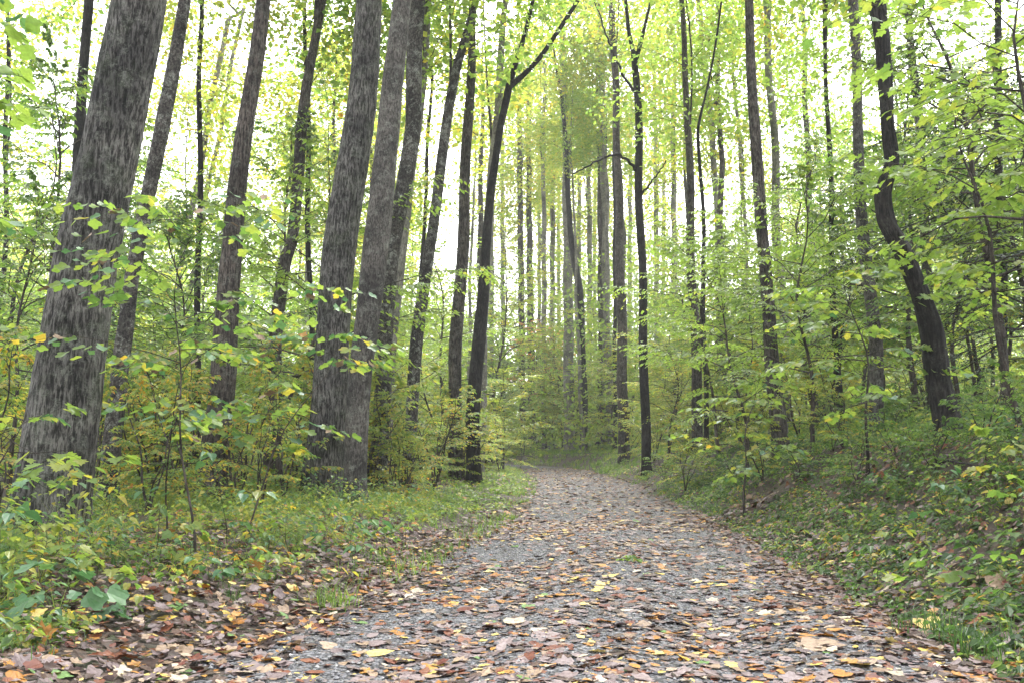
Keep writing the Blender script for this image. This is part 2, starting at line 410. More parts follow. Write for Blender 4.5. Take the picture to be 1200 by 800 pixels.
# loose stone chips on the near part of the path
n = 11000
sy = 3.2 + 13 * rng.random(n) ** 1.6
sx_ = pc(sy) + (rng.random(n) * 2 - 1) * pw(sy) * .97
OC = np.array([[1, 0, 0], [-1, 0, 0], [0, 1, 0], [0, -1, 0], [0, 0, 1], [0, 0, -1.]])
OF = np.array([[0, 2, 4], [2, 1, 4], [1, 3, 4], [3, 0, 4], [2, 0, 5], [1, 2, 5], [3, 1, 5], [0, 3, 5]])
sz = (.006 + .014 * rng.random(n) ** 2)[:, None, None] * (1 + .6 * (rng.random((n, 6, 1)) - .5))
a = rng.random(n) * 6.28
OCr = np.stack([np.cos(a)[:, None] * OC[None, :, 0] - np.sin(a)[:, None] * OC[None, :, 1] * .7,
                np.sin(a)[:, None] * OC[None, :, 0] + np.cos(a)[:, None] * OC[None, :, 1] * .7,
                np.broadcast_to(OC[None, :, 2] * .55, (n, 6))], -1)
SV = np.stack([sx_, sy, path_top(sx_, sy) + .003], -1)[:, None] + sz * OCr
SF = (np.arange(n)[:, None, None] * 6 + OF[None]).reshape(-1, 3)
tag(link('gravel', mesh_np('gravel', SV.reshape(-1, 3), [SF], [stone_mat()])),
    'grey stone chips scattered over the path surface', 'gravel', kind='stuff')

# ------------------------------------------------------------------ plant generator
def grow(seed, H, R_, cb=.25, nb=22, ntw=6, nlf=6, leaf=.11, elev=(10, 45), droop=.25, lean=(0, 0), wob=.06,
         stem_r=None, prof=None, leafT=OVATE, tilt=.35, stems=1, spread=.3, stem_seg=8, per_branch=False):
    """-> stem tubes, branch tubes, leaves (pos, dir, normal, size)"""
    g = np.random.default_rng(seed)
    stem_r = stem_r or .006 + .0075 * H
    t = np.linspace(0, 1, 14)
    S, B = Tubes(), Tubes()
    trunks = []
    for q in range(stems):
        ph = g.random(6) * 6.28; hq = H * (1 if q == 0 else .65 + .35 * g.random())
        sa = g.random() * 6.28; so = 0 if stems == 1 else spread * H * (.5 + .6 * g.random())
        kx = (np.sin(t * 4 + ph[0]) - np.sin(ph[0])) + .35 * (np.sin(t * 11 + ph[2]) - np.sin(ph[2]))
        ky = (np.sin(t * 3.4 + ph[1]) - np.sin(ph[1])) + .35 * (np.sin(t * 12 + ph[3]) - np.sin(ph[3]))
        st_ = np.stack([(lean[0] + so * math.cos(sa)) * t ** 1.2 + wob * H * .4 * kx * t ** .5, (lean[1] + so * math.sin(sa)) * t ** 1.2 + wob * H * .4 * ky * t ** .5, hq * t], -1)
        trunks.append(st_)
        S.add(st_, stem_r * (1 if q == 0 else .75) * (1 - .9 * t) * (1 + .35 * np.exp(-t * 30)), stem_seg)
    pos, dr, nm, sz, bi = [], [], [], [], []
    BL = []
    def put(Q, D, k, spread):
        # k leaves along polyline Q with main direction D
        for q in range(k):
            f = (q + .6 + .5 * g.random()) / (k + .4)
            p = Q[0] + (Q[-1] - Q[0]) * f
            p = np.array([np.interp(f, np.linspace(0, 1, len(Q)), Q[:, c]) for c in range(3)])
            side = (1 if q % 2 else -1) * (spread * (.5 + .6 * g.random())) * (1 - .6 * (f > .93))
            ca, sa = math.cos(side), math.sin(side)
            d = np.array([D[0] * ca - D[1] * sa, D[0] * sa + D[1] * ca, -.15 - .35 * g.random()])
            s = leaf * (.65 + .7 * g.random())
            bi.append(len(BL)); pos.append(p + .25 * s * d / np.linalg.norm(d)); dr.append(d); sz.append(s)
            nm.append([g.normal() * tilt, g.normal() * tilt, 1])
    az = g.random() * 6.28
    for b in range(nb):
        stem = trunks[b % stems]
        f = cb + (1 - cb) * (b + g.random() * 1.6 - .4) / nb
        f = max(f, cb * .7)
        f = min(f, .985)
        az += 2.4 + g.normal() * .6
        x = float(np.clip((f - cb) / (1 - cb), 0, 1))
        pr = prof(x) if prof else (math.sin(math.pi * (.18 + .78 * x)) ** .7 if x < .99 else .2)
        Lb = R_ * pr * (.45 + .85 * g.random())
        el = R(elev[0] + (elev[1] - elev[0]) * x + g.normal() * 11)
        p0 = np.array([np.interp(f, t, stem[:, c]) for c in range(3)])
        u = np.linspace(0, 1, 6)
        dh = np.array([math.cos(az), math.sin(az)])
        bend = g.normal() * .18
        hx = np.stack([dh[0] * u - dh[1] * bend * u ** 2, dh[1] * u + dh[0] * bend * u ** 2], -1)
        P = np.concatenate([p0[:2] + Lb * math.cos(el) * hx, (p0[2] + Lb * (math.sin(el) * u - droop * u ** 2))[:, None]], -1)
        P[1:] += g.normal(size=(5, 3)) * .02 * Lb
        r0 = min(stem_r * .4 * (1 - .7 * f) + .0015, .008 * Lb + .0015)
        Bb = Tubes(); Bb.add(P, r0 * (1 - .85 * u), 4)
        Db = nrm(P[-1] - P[0])
        nt_ = max(1, int(round(ntw * (Lb / R_) ** .7)))
        for k in range(nt_):
            ft = .22 + .72 * (k + g.random() * .7) / nt_
            q0 = np.array([np.interp(ft, u, P[:, c]) for c in range(3)])
            sd = (1 if k % 2 else -1) * (.6 + .5 * g.random())
            D = np.array([Db[0] * math.cos(sd) - Db[1] * math.sin(sd), Db[0] * math.sin(sd) + Db[1] * math.cos(sd), Db[2] * .5 - .05])
            Lt = Lb * (.46 - .24 * ft) * (.7 + .6 * g.random())
            uu = np.linspace(0, 1, 3)[:, None]
            Q = q0 + D * Lt * uu - np.array([0, 0, .25 * Lt]) * uu ** 2
            Bb.add(Q, r0 * .45 * (1 - .7 * uu[:, 0]), 3)
            put(Q, D, nlf, .9)
        put(P[3:], Db, max(2, nlf // 2), .8)
        BL.append(Bb); B.V += Bb.V; B.F += [f_ + B.n for f_ in Bb.F]; B.n += Bb.n
    A = lambda a: np.array(a, float)
    if per_branch: return S, BL, (A(pos), A(dr), A(nm), A(sz), np.array(bi))
    return S, B, (A(pos), A(dr), A(nm), A(sz))

# ------------------------------------------------------------------ tall trees
def catmull(P, n):
    P = np.asarray(P, float)
    s = np.concatenate([[0], np.cumsum(np.linalg.norm(np.diff(P, axis=0), axis=1))])
    q = np.linspace(0, s[-1], n)
    Q = np.stack([np.interp(q, s, P[:, c]) for c in range(P.shape[1])], -1)
    k = max(3, int(n * .018) | 1); ker = np.hanning(k + 2)[1:-1]; ker /= ker.sum()
    Qs = np.stack([np.convolve(np.pad(Q[:, c], k // 2, mode='reflect', reflect_type='odd'), ker, 'valid') for c in range(Q.shape[1])], -1)
    return Qs

def trunk_mesh(name, C, rad, mat, seg, ridge, seed, flare=.16, rf=1.0):
    """C centre line (local), rad radius, furrowed bark as real relief"""
    n = len(C)
    an = np.linspace(0, 2 * np.pi, seg, endpoint=False)
    h = C[:, 2]
    rr = rad * (1 + flare * np.exp(-np.clip(h, 0, 99) / (.30 * rf)))
    A, Hh = np.meshgrid(an, h)
    rb = rad.mean()
    lob = 1 + .14 * np.exp(-np.clip(Hh, 0, 99) / (.5 * rf)) * (np.cos(A * 5 + seed) + .6 * np.cos(A * 3 + seed * 2.1))
    lump = .05 * fbm(np.cos(A) * 1.2 + seed, np.sin(A) * 1.2, Hh * .8, seed, 2)
    # furrows: noise stretched along the trunk, periodic in angle
    fx, fy = np.cos(A) * rb * 30, np.sin(A) * rb * 30
    fur = 1 - np.abs(vnoise(fx + 7 * seed, fy, Hh * 2.6, seed)) * 2
    fur2 = vnoise(fx * 2.3, fy * 2.3, Hh * 7, seed + 5)
    r = rr[:, None] * lob * (1 + lump) + ridge * (fur * .7 + fur2 * .4)
    x = C[:, 0:1] + r * np.cos(A); y = C[:, 1:2] + r * np.sin(A)
    V = np.stack([x, y, np.broadcast_to(h[:, None], x.shape)], -1).reshape(-1, 3)
    i = np.arange(n - 1)[:, None] * seg; j = np.arange(seg)[None]; k = (j + 1) % seg
    F = np.stack([i + j, i + k, i + seg + k, i + seg + j], -1).reshape(-1, 4)
    return mesh_np(name, V, [F], [mat], smooth=True)

def crown_variant(seed, mat, leaf=.15, R_=3.6, H=10, nb=30, ntw=6, nlf=7):
    S, B, (p, d, n_, s) = grow(seed, H, R_, cb=.04, nb=nb, ntw=ntw, nlf=nlf, leaf=leaf, elev=(15, 60), droop=.12, wob=.05, stem_r=.035, tilt=.6)
    g = np.random.default_rng(seed)
    # each leaf point becomes a small spray of leaves
    k = 5
    pp = np.repeat(p, k, 0) + g.normal(size=(len(p) * k, 3)) * .30
    dd = np.repeat(d, k, 0) + g.normal(size=(len(p) * k, 3)) * .6
    nn = np.repeat(n_, k, 0) + g.normal(size=(len(p) * k, 3)) * .35
    ss = np.repeat(s, k) * (.7 + .5 * g.random(len(p) * k))
    B.V += S.V; B.F += [f + B.n for f in S.F]
    return leaf_mesh('crown', RHOMB, pp, dd, nn, ss, mat), B.mesh('limbs', twig_mat)
CROWNS = [crown_variant(100, leaf_green), crown_variant(101, leaf_yellow, nb=26), crown_variant(102, leaf_fresh, R_=3.2, H=11),
          crown_variant(103, leaf_yellow, R_=2.8, H=9, nb=24), crown_variant(104, leaf_fresh, R_=4.2, H=9, nb=30), crown_variant(105, leaf_green, R_=3.0, nb=24, H=12)]

_tree_n = [0]
def tall_tree(name, pts, Y, mat, label, cat='tree', group=None, height=24, crown=None, cbase=None, ridge=None, dia=None, cscale=1.0, fork=None, extra=None):
    """pts: (u, v, width px) from bottom to top as seen in the photograph; Y metres away"""
    k = _tree_n[0]; _tree_n[0] += 1
    g = np.random.default_rng(500 + k)
    P = [at(u, v, Y) for u, v, _ in pts]
    W = [wp / FPX * Y * Y / math.hypot(Y, at(u, v, Y)[0]) / 2 * .96 for u, v, wp in pts]
    # foot on the ground: go on along the lowest stretch
    d = P[0] - P[1]; d = d / -d[2]
    bx, z = P[0][0], P[0][2]
    for _ in range(4):
        gz = float(ground_z(bx, Y)); bx = P[0][0] + d[0] * (P[0][2] - gz)
        bx = float(np.clip(bx, P[0][0] - .4, P[0][0] + .4))
    gz = float(ground_z(bx, Y))
    base = np.array([bx, Y, gz])
    if P[0][2] > gz + .15: P.insert(0, base.copy()); W.insert(0, W[0] * 1.06)
    else: P[0] = base.copy()
    P.insert(0, base - [0, 0, .35]); W.insert(0, W[0])
    # upward out of the picture: ease towards vertical
    last, prev = P[-1], P[-2]
    dd = (last - prev) / max(1e-6, last[2] - prev[2]); dd = np.clip(dd, -.25, .25); dd[2] = 1
    top = gz + height
    if fork is None and last[2] < top - 1:
        s = top - last[2]
        for f in (.33, .66, 1.0):
            P.append(last + np.array([dd[0] * s * f * (1 - .35 * f) + g.normal() * .15, g.normal() * .25, s * f])); W.append(W[-1] if f == .33 else W[-1] * (.62 if f < .9 else .3))
        W[-3] = W[-4] * .85
    P, W = np.array(P), np.array(W)
    near = W.max() * 2 / Y * FPX
    Lt = P[-1, 2] - P[0, 2]
    vis_top = at(600, -20, Y)[2]
    nr = int(np.clip(Lt / (.035 if near > 40 else .06 if near > 18 else .18), 24, 520))
    D = catmull(np.column_stack([P, W]), nr)
    C, rad = D[:, :3] - base, D[:, 3]
    wv = g.random(2) * 6.28
    C[:, 0] += .035 * (np.sin(C[:, 2] * 1.1 + wv[0]) - math.sin(wv[0])) * sstep(C[:, 2] / 2)
    C[:, 1] += .05 * (np.sin(C[:, 2] * .9 + wv[1]) - math.sin(wv[1])) * sstep(C[:, 2] / 2)
    seg = 88 if near > 60 else 60 if near > 25 else 24 if near > 10 else 12
    root = link(name, None, loc=base); root.empty_display_size = .3
    tag(root, label, cat, group)
    rdg = ridge if ridge is not None else np.clip(W.max() * .035, .003, .016)
    link('trunk', trunk_mesh('trunk', C, rad, mat, seg, rdg, 10 + k, rf=max(.5, W.max() * 2.2)), root)
    if fork:
        for pl in fork:
            Tb = Tubes(); Q = np.array([at(u, v, Y) for u, v, _ in pl]) - base
            wq = np.array([wp / FPX * Y / 2 for _, _, wp in pl])
            dq = Q[-1] - Q[-2]; dq = dq / np.linalg.norm(dq)
            Q = np.vstack([Q, Q[-1] + dq * 2.5 + [0, 0, .5], Q[-1] + dq * 4.5 + [0, 0, 1.8]]); wq = np.append(wq, [wq[-1] * .7, wq[-1] * .35])
            DD = catmull(np.column_stack([Q, wq]), 40)
            Tb.add(DD[:, :3], DD[:, 3], 10)
            link('limb', Tb.mesh('limb', mat), root)
    if extra:
        for pl in extra:
            Tb = Tubes(); Q = np.array([at(u, v, Y + dy) for u, v, _, dy in pl]) - base
            wq = np.array([wp / FPX * Y / 2 for _, _, wp, _ in pl])
            DD = catmull(np.column_stack([Q, wq]), 24); DD[:, :3] += g.normal(size=(24, 3)) * .02
            Tb.add(DD[:, :3], DD[:, 3], 6)
            link('branch', Tb.mesh('branch', mat), root)
    ci = crown if crown is not None else int(g.integers(len(CROWNS)))
    if ci >= 0:
        cm, bm_ = CROWNS[ci]
        hc = cbase if cbase else height * (.47 if Y > 15 else .56)
        zc = min(hc, C[-1, 2] - .5)
        pcn = np.array([np.interp(zc, C[:, 2], C[:, c]) for c in range(3)])
        s = (height - zc) / 10.0 * cscale
        for nm_, md in (('crown', cm), ('limbs', bm_)):
            o = link(nm_, md, root, pcn); o.rotation_euler = (0, 0, float(k * 2.4)); o.scale = (s * 1.05, s * 1.05, s)
            o['kind'] = 'stuff'
    return root

TR = tall_tree
TR('oak_tree', [(58, 590, 96), (60, 580, 95), (84, 430, 86), (102, 300, 81), (132, 150, 76), (162, 0, 70)], 8.3, bark_grey,
   'broadest trunk in the picture, grey furrowed lichen-spotted bark, leaning right at far left', height=25, crown=0, ridge=.016)
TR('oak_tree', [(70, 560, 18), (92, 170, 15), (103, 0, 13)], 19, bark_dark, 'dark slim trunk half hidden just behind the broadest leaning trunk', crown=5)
TR('poplar_tree', [(122, 605, 27), (126, 580, 25), (137, 430, 22), (151, 330, 19), (172, 230, 20), (188, 150, 20), (214, 0, 16)], 13, bark_speck,
   'dark trunk leaning right close beside the broadest trunk, on its right', crown=2)
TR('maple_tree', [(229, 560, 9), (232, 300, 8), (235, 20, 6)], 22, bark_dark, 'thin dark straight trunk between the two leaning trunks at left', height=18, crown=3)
TR('poplar_tree', [(246, 588, 40), (250, 540, 36), (258, 400, 31), (266, 330, 28), (272, 290, 26), (286, 150, 21), (304, 0, 19)], 14, bark_brown,
   'grey-brown trunk leaning right, standing behind the big-leaved sapling at left', crown=4)
TR('poplar_tree', [(316, 560, 19), (326, 400, 16), (335, 300, 17), (341, 290, 15), (356, 150, 14), (374, 20, 11)], 21, bark_brown,
   'slim brown trunk with leafy surroundings, left of the thick paired trunks', crown=0)
TR('oak_tree', [(378, 585, 54), (378, 560, 49), (387, 430, 41), (402, 290, 42), (418, 150, 39), (434, 0, 32)], 14.5, bark_grey,
   'thick furrowed grey trunk, left one of the touching pair beside the path', crown=5, ridge=.015)
TR('poplar_tree', [(416, 583, 30), (416, 560, 28), (423, 430, 29), (438, 290, 32), (457, 150, 29), (470, 0, 23)], 13.8, bark_smooth,
   'smoother brown-grey trunk, right one of the touching pair beside the path', crown=1, ridge=.006)
TR('oak_tree', [(443, 540, 22), (445, 490, 21), (450, 400, 20), (460, 290, 20), (482, 150, 20), (490, 0, 20)], 18, bark_speck,
   'dark lichen-speckled trunk curving up just right of the thick pair', crown=2)
TR('poplar_tree', [(452, 540, 13), (470, 300, 11), (492, 150, 10), (503, 0, 9)], 24, bark_pale, 'pale slim trunk peeping out behind the dark speckled one', crown=3)
TR('maple_tree', [(478, 550, 15), (482, 500, 15), (491, 400, 16), (504, 290, 14), (525, 150, 13), (537, 75, 12), (558, 0, 9)], 20, bark_speck,
   'dark slim trunk leaning strongly right towards its top, left of the path', crown=4, height=20)
TR('maple_tree', [(534, 520, 17), (534, 470, 16), (536, 400, 16), (542, 295, 15), (549, 150, 13), (553, 60, 10), (556, 0, 9)], 25, bark_brown,
   'upright trunk with leaves around it, left of the forked tree', crown=0)
TR('poplar_tree', [(562, 520, 13), (566, 370, 12), (571, 280, 11), (580, 150, 10), (592, 0, 8)], 30, bark_pale,
   'pale grey trunk rising right behind the forked tree', crown=1)
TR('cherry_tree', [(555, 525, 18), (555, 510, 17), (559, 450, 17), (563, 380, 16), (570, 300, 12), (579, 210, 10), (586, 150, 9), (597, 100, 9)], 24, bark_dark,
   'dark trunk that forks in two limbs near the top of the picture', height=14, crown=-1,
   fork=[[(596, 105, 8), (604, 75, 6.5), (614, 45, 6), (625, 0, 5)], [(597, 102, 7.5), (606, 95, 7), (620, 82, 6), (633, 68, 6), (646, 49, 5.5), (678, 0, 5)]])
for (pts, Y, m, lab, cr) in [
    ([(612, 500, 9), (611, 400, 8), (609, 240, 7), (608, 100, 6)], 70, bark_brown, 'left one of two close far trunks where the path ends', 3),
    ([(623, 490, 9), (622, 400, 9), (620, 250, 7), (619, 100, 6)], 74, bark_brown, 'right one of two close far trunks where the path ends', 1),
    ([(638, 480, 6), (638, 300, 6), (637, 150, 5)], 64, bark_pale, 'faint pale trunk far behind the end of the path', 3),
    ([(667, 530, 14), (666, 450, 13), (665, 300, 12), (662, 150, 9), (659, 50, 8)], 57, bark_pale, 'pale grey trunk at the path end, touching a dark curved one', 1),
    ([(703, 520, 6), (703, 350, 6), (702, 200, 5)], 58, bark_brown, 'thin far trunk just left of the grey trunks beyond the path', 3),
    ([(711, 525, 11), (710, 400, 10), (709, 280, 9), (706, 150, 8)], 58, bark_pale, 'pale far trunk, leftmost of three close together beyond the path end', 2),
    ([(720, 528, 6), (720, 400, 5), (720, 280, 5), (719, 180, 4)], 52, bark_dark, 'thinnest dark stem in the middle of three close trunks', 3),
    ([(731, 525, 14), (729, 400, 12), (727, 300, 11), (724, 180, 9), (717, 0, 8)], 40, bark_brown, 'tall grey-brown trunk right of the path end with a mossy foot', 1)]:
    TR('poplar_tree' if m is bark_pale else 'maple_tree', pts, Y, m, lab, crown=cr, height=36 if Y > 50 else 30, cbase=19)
TR('dogwood_tree', [(684, 512, 9), (682, 411, 9), (678, 336, 9), (672, 300, 8), (667, 270, 7), (664, 200, 6), (661, 157, 5)], 54, bark_dark,
   'dark thin trunk bowing left at its top, beside the pale trunk at the path end', crown=3, height=28, cbase=17)
TR('cherry_tree', [(757, 530, 12), (755, 430, 11), (752, 300, 10), (749, 200, 10), (746, 90, 9), (744, 60, 7)], 30, bark_dark,
   'almost black straight trunk with bare forking limbs, right of the path end', height=13, crown=-1,
   fork=[[(744, 68, 6), (737, 40, 5), (733, 0, 4)], [(745, 72, 6), (751, 50, 5), (757, 25, 4), (763, 0, 3)]],
   extra=[[(749, 205, 5, 0), (738, 190, 4, -.2), (725, 180, 3.5, -.4), (705, 186, 2.5, -.5), (687, 196, 2, -.6), (672, 205, 1.5, -.7)],
          [(746, 115, 4, 0), (730, 88, 3, .2), (717, 58, 2.5, .4), (703, 20, 2, .6), (695, 0, 1.5, .7)],
          [(750, 230, 3, 0), (766, 210, 2, -.3), (780, 190, 1.5, -.5)]])
for (pts, Y, m, nm, lab, cr) in [
    ([(818, 530, 14), (816, 470, 13), (811, 340, 11), (807, 220, 10), (805, 120, 8), (797, 0, 6)], 29, bark_brown, 'poplar_tree', 'grey-brown straight trunk, first one right of the almost black trunk', 2),
    ([(846, 480, 10), (840, 225, 8), (834, 150, 8), (827, 75, 7), (818, 0, 5)], 40, bark_pale, 'poplar_tree', 'pale slim trunk, left of two crossing slim trunks at centre right', 1),
    ([(850, 480, 9), (845, 262, 8), (846, 187, 7), (842, 112, 6), (842, 0, 5)], 38, bark_brown, 'poplar_tree', 'brown slim trunk, right of two crossing slim trunks at centre right', 3),
    ([(826, 420, 6), (823, 255, 5), (819, 150, 4), (827, 109, 3)], 27, bark_dark, 'dogwood_tree', 'crooked dark thin stem in front of the two crossing slim trunks', -1),
    ([(880, 420, 6), (872, 232, 5), (865, 150, 5), (859, 64, 4)], 45, bark_pale, 'poplar_tree', 'very thin pale trunk just left of the dark brown upright trunk', 3),
    ([(914, 515, 22), (911, 470, 20), (903, 360, 16), (892, 260, 15), (887, 150, 14), (880, 50, 12), (878, 0, 11)], 18, bark_brown, 'poplar_tree', 'dark brown upright trunk with rounded bends on the right bank', 4),
    ([(922, 480, 13), (910, 260, 11), (906, 150, 10), (901, 75, 9), (897, 0, 9)], 30, bark_pale, 'poplar_tree', 'pale whitish-grey trunk right beside the dark brown upright trunk', 2),
    ([(958, 470, 9), (948, 230, 8), (944, 130, 7), (940, 0, 6)], 42, bark_brown, 'maple_tree', 'far slim trunk in foliage between the whitish trunk and the grey one', 0),
    ([(1027, 490, 18), (1024, 400, 17), (1010, 225, 15), (1004, 140, 13), (1000, 0, 13)], 17, bark_smooth, 'poplar_tree', 'grey trunk among leaves just left of the crooked black trunk', 5),
    ([(1090, 430, 13), (1081, 210, 12), (1072, 100, 11), (1064, 0, 10)], 24, bark_smooth, 'poplar_tree', 'grey trunk veiled by leaves right of the crooked black trunk', 0),
    ([(1180, 470, 12), (1172, 400, 11), (1170, 300, 11), (1166, 0, 9)], 17, bark_dark, 'maple_tree', 'dark slim trunk behind the dense leaves at far right', 2),
    ([(985, 480, 10), (980, 430, 9), (975, 300, 7), (970, 120, 6)], 22, bark_dark, 'dogwood_tree', 'dark thin trunk in the thicket left of the grey trunk on the bank', 3)]:
    TR(nm, pts, Y, m, lab, crown=cr, height=22 if Y < 35 else 26)
TR('cherry_tree', [(1109, 490, 34), (1100, 450, 30), (1087, 380, 28), (1074, 340, 22), (1056, 292, 24), (1039, 262, 21), (1036, 230, 19), (1049, 190, 18), (1044, 150, 16), (1041, 100, 17), (1036, 50, 18), (1028, 0, 22)], 11, bark_dark,
   'crooked black trunk with a kink, standing on the right bank', crown=5, height=18, ridge=.02)
# far trunks on the left, seen in the bright gaps
for (u0, v0, u1, v1, wd, Y, lab) in [
    (210, 330, 268, 20, 8, 34, 'pale far trunk, left of two leaning in the bright gap at left'),
    (224, 330, 284, 10, 6, 38, 'pale far trunk, right of two leaning in the bright gap at left'),
    (2, 420, 10, 100, 7, 26, 'dark thin trunk at the very left edge of the picture'),
    (365, 420, 360, 160, 7, 24, 'short-looking dark thin trunk just left of the thick touching pair'),
    (486, 480, 506, 90, 5, 33, 'thin dark stem behind the strongly leaning slim trunk')]:
    TR('maple_tree', [(u0, v0, wd), ((u0 + u1) / 2, (v0 + v1) / 2, wd * .95), (u1, v1, wd * .85)], Y, bark_pale if 'pale' in lab else bark_dark, lab, height=20, crown=3)

ANCH = [(-80, 'at the left edge'), (60, 'the broadest trunk'), (150, 'the dark leaning trunk'), (255, 'the leaning grey-brown trunk'),
        (330, 'the slim brown trunk'), (400, 'the thick touching pair'), (450, 'the speckled dark trunk'), (490, 'the slim leaning trunk'), (558, 'the forked tree'),
        (622, 'the two close far trunks'), (667, 'the pale trunk at the path end'), (725, 'the tall trunk with mossy foot'), (755, 'the almost black trunk'), (816, 'the straight grey-brown trunk'),
        (848, 'the two crossing slim trunks'), (905, 'the dark brown upright trunk'), (1022, 'the grey trunk on the bank'), (1095, 'the crooked black trunk'), (1178, 'the dark slim trunk at far right'), (1300, 'at the right edge')]
def where(u, y):
    k = min(range(len(ANCH)), key=lambda q: abs(ANCH[q][0] - u)); a_, t_ = ANCH[k]
    dist = 'far' if y > 32 else 'well' if y > 20 else 'just'
    if t_.startswith('at '): return ('deep in the woods ' if y > 20 else '') + t_
    side = 'behind' if abs(u - a_) < 14 and y > 14 else ('left of' if u < a_ else 'right of')
    if side != 'behind' and y > 20: side = ('behind-left of' if u < a_ else 'behind-right of')
    return f'{dist} {side} {t_}'
def sized(sc_, s0, s1):
    f = (sc_ - s0) / max(1e-6, s1 - s0)
    return 'small' if f < .34 else 'middling' if f < .67 else 'tall'
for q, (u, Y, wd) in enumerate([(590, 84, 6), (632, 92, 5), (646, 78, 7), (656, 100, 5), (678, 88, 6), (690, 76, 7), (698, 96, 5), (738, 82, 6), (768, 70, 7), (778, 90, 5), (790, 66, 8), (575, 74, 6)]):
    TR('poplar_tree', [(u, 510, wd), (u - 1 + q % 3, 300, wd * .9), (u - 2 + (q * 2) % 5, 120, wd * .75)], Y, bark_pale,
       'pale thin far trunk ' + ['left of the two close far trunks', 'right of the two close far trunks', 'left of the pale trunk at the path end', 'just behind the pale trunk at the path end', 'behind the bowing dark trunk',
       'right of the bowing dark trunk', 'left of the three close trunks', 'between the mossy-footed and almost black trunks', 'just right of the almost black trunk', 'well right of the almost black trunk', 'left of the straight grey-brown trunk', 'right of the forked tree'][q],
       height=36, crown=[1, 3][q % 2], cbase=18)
# far woods: more trunks between and behind
g = np.random.default_rng(77)
cnt = 0
for k in range(900):
    if cnt >= 95: break
    Y = 38 + 75 * g.random() ** .8
    u = -120 + 1440 * g.random()
    x = (u - 600) / FPX * Y
    if abs(x - pc(Y)) < pw(Y) + 1.5: continue
    if Y < 48 and 600 < u < 780: continue
    cnt += 1
    wd = (.22 + .3 * g.random()) / Y * FPX
    z0 = float(ground_z(x, Y)); lean_ = g.normal() * .03
    def pv(h): 
        uu, vv, _ = project([x + lean_ * h, Y, z0 + h]); return float(uu[0]), float(vv[0])
    pts = [(*pv(h), wd * (1 - .03 * h)) for h in (.5, 5, 10)]
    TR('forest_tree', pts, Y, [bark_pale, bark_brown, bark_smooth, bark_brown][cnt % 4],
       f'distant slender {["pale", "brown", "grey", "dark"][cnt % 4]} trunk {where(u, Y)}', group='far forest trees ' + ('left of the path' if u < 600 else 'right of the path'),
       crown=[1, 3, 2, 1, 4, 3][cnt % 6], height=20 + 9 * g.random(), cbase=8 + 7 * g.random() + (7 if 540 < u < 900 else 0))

# ------------------------------------------------------------------ understory
def variant(seed, mat, T=RHOMB, **kw):
    S, B, (p, d, n_, s) = grow(seed, leafT=T, **kw)
    return S.mesh('stem', twig_mat), B.mesh('branches', twig_mat), leaf_mesh('foliage', T, p, d, n_, s, mat)
UND = {
  'green': [variant(200 + k, leaf_green, OVATE, H=5.0, R_=2.5, cb=.30, nb=22, ntw=14, nlf=13, leaf=.078, elev=(18, 60), droop=.22, wob=.16, lean=(.5 * (k - 1), .3)) for k in range(4)],
  'fresh': [variant(210 + k, leaf_fresh, OVATE, H=5.3, R_=2.6, cb=.28, nb=22, ntw=14, nlf=13, leaf=.08, elev=(14, 55), droop=.2, wob=.16, lean=(.4 * (1 - k), .2)) for k in range(4)],
  'yellow': [variant(220 + k, leaf_yellow, RHOMB, H=5.0, R_=2.4, cb=.15, nb=26, ntw=14, nlf=14, leaf=.082, elev=(12, 60), droop=.25, wob=.16, stems=1 + k % 2) for k in range(4)],
  'mixed': [variant(230 + k, leaf_mixed, OVATE, H=2.3, R_=.95, cb=.2, nb=20, ntw=9, nlf=8, leaf=.058, elev=(15, 65), droop=.3, wob=.15, stems=3 + k % 2, spread=.35) for k in range(4)],
  'shrub': [variant(240 + k, leaf_yellow, OVATE, H=2.0, R_=.95, cb=.15, nb=22, ntw=9, nlf=9, leaf=.056, elev=(15, 65), droop=.3, wob=.15, stems=4, spread=.4) for k in range(4)],
  'low': [variant(250 + k, leaf_green, OVATE, H=1.1, R_=.7, cb=.1, nb=18, ntw=7, nlf=7, leaf=.052, elev=(15, 65), droop=.35, wob=.15, stems=4, spread=.5) for k in range(4)],
  'tallgreen': [variant(280 + k, leaf_green, OVATE, H=9, R_=3.3, cb=.22, nb=34, ntw=15, nlf=13, leaf=.085, elev=(18, 60), droop=.2, wob=.12) for k in range(2)],
  'tallfresh': [variant(284 + k, leaf_fresh, RHOMB, H=9, R_=3.3, cb=.2, nb=36, ntw=15, nlf=14, leaf=.095, elev=(18, 60), droop=.2, wob=.12) for k in range(2)],
  'tallyellow': [variant(288 + k, leaf_yellow, RHOMB, H=10, R_=3.2, cb=.15, nb=36, ntw=15, nlf=14, leaf=.10, elev=(18, 60), droop=.2, wob=.12) for k in range(2)],
  'rust': [variant(260, leaf_rust, RHOMB, H=6, R_=2.6, cb=.4, nb=18, ntw=11, nlf=11, leaf=.09, elev=(5, 45), wob=.14)],
  'hemlock': [variant(270, needle, RHOMB, H=7, R_=2.6, cb=.12, nb=60, ntw=14, nlf=16, leaf=.06, elev=(-5, 25), droop=.3, tilt=.2)],
}
und_n = [0]
def understory(kind, x, y, scale, name, label, group=None, cat='sapling', zs=1.0):
    k = und_n[0]; und_n[0] += 1
    st, br, fo = UND[kind][k % len(UND[kind])]
    root = link(name, None, loc=(x, y, float(ground_z(x, y)) - .03)); root.empty_display_size = .2
    root.rotation_euler = (0, 0, (k * 2.399) % 6.283); root.scale = (scale, scale, scale * zs)
    tag(root, label, cat, group)
    link('stem', st, root); link('branches', br, root)['kind'] = 'stuff'
    f = link('foliage', fo, root); f['kind'] = 'stuff'
    return root
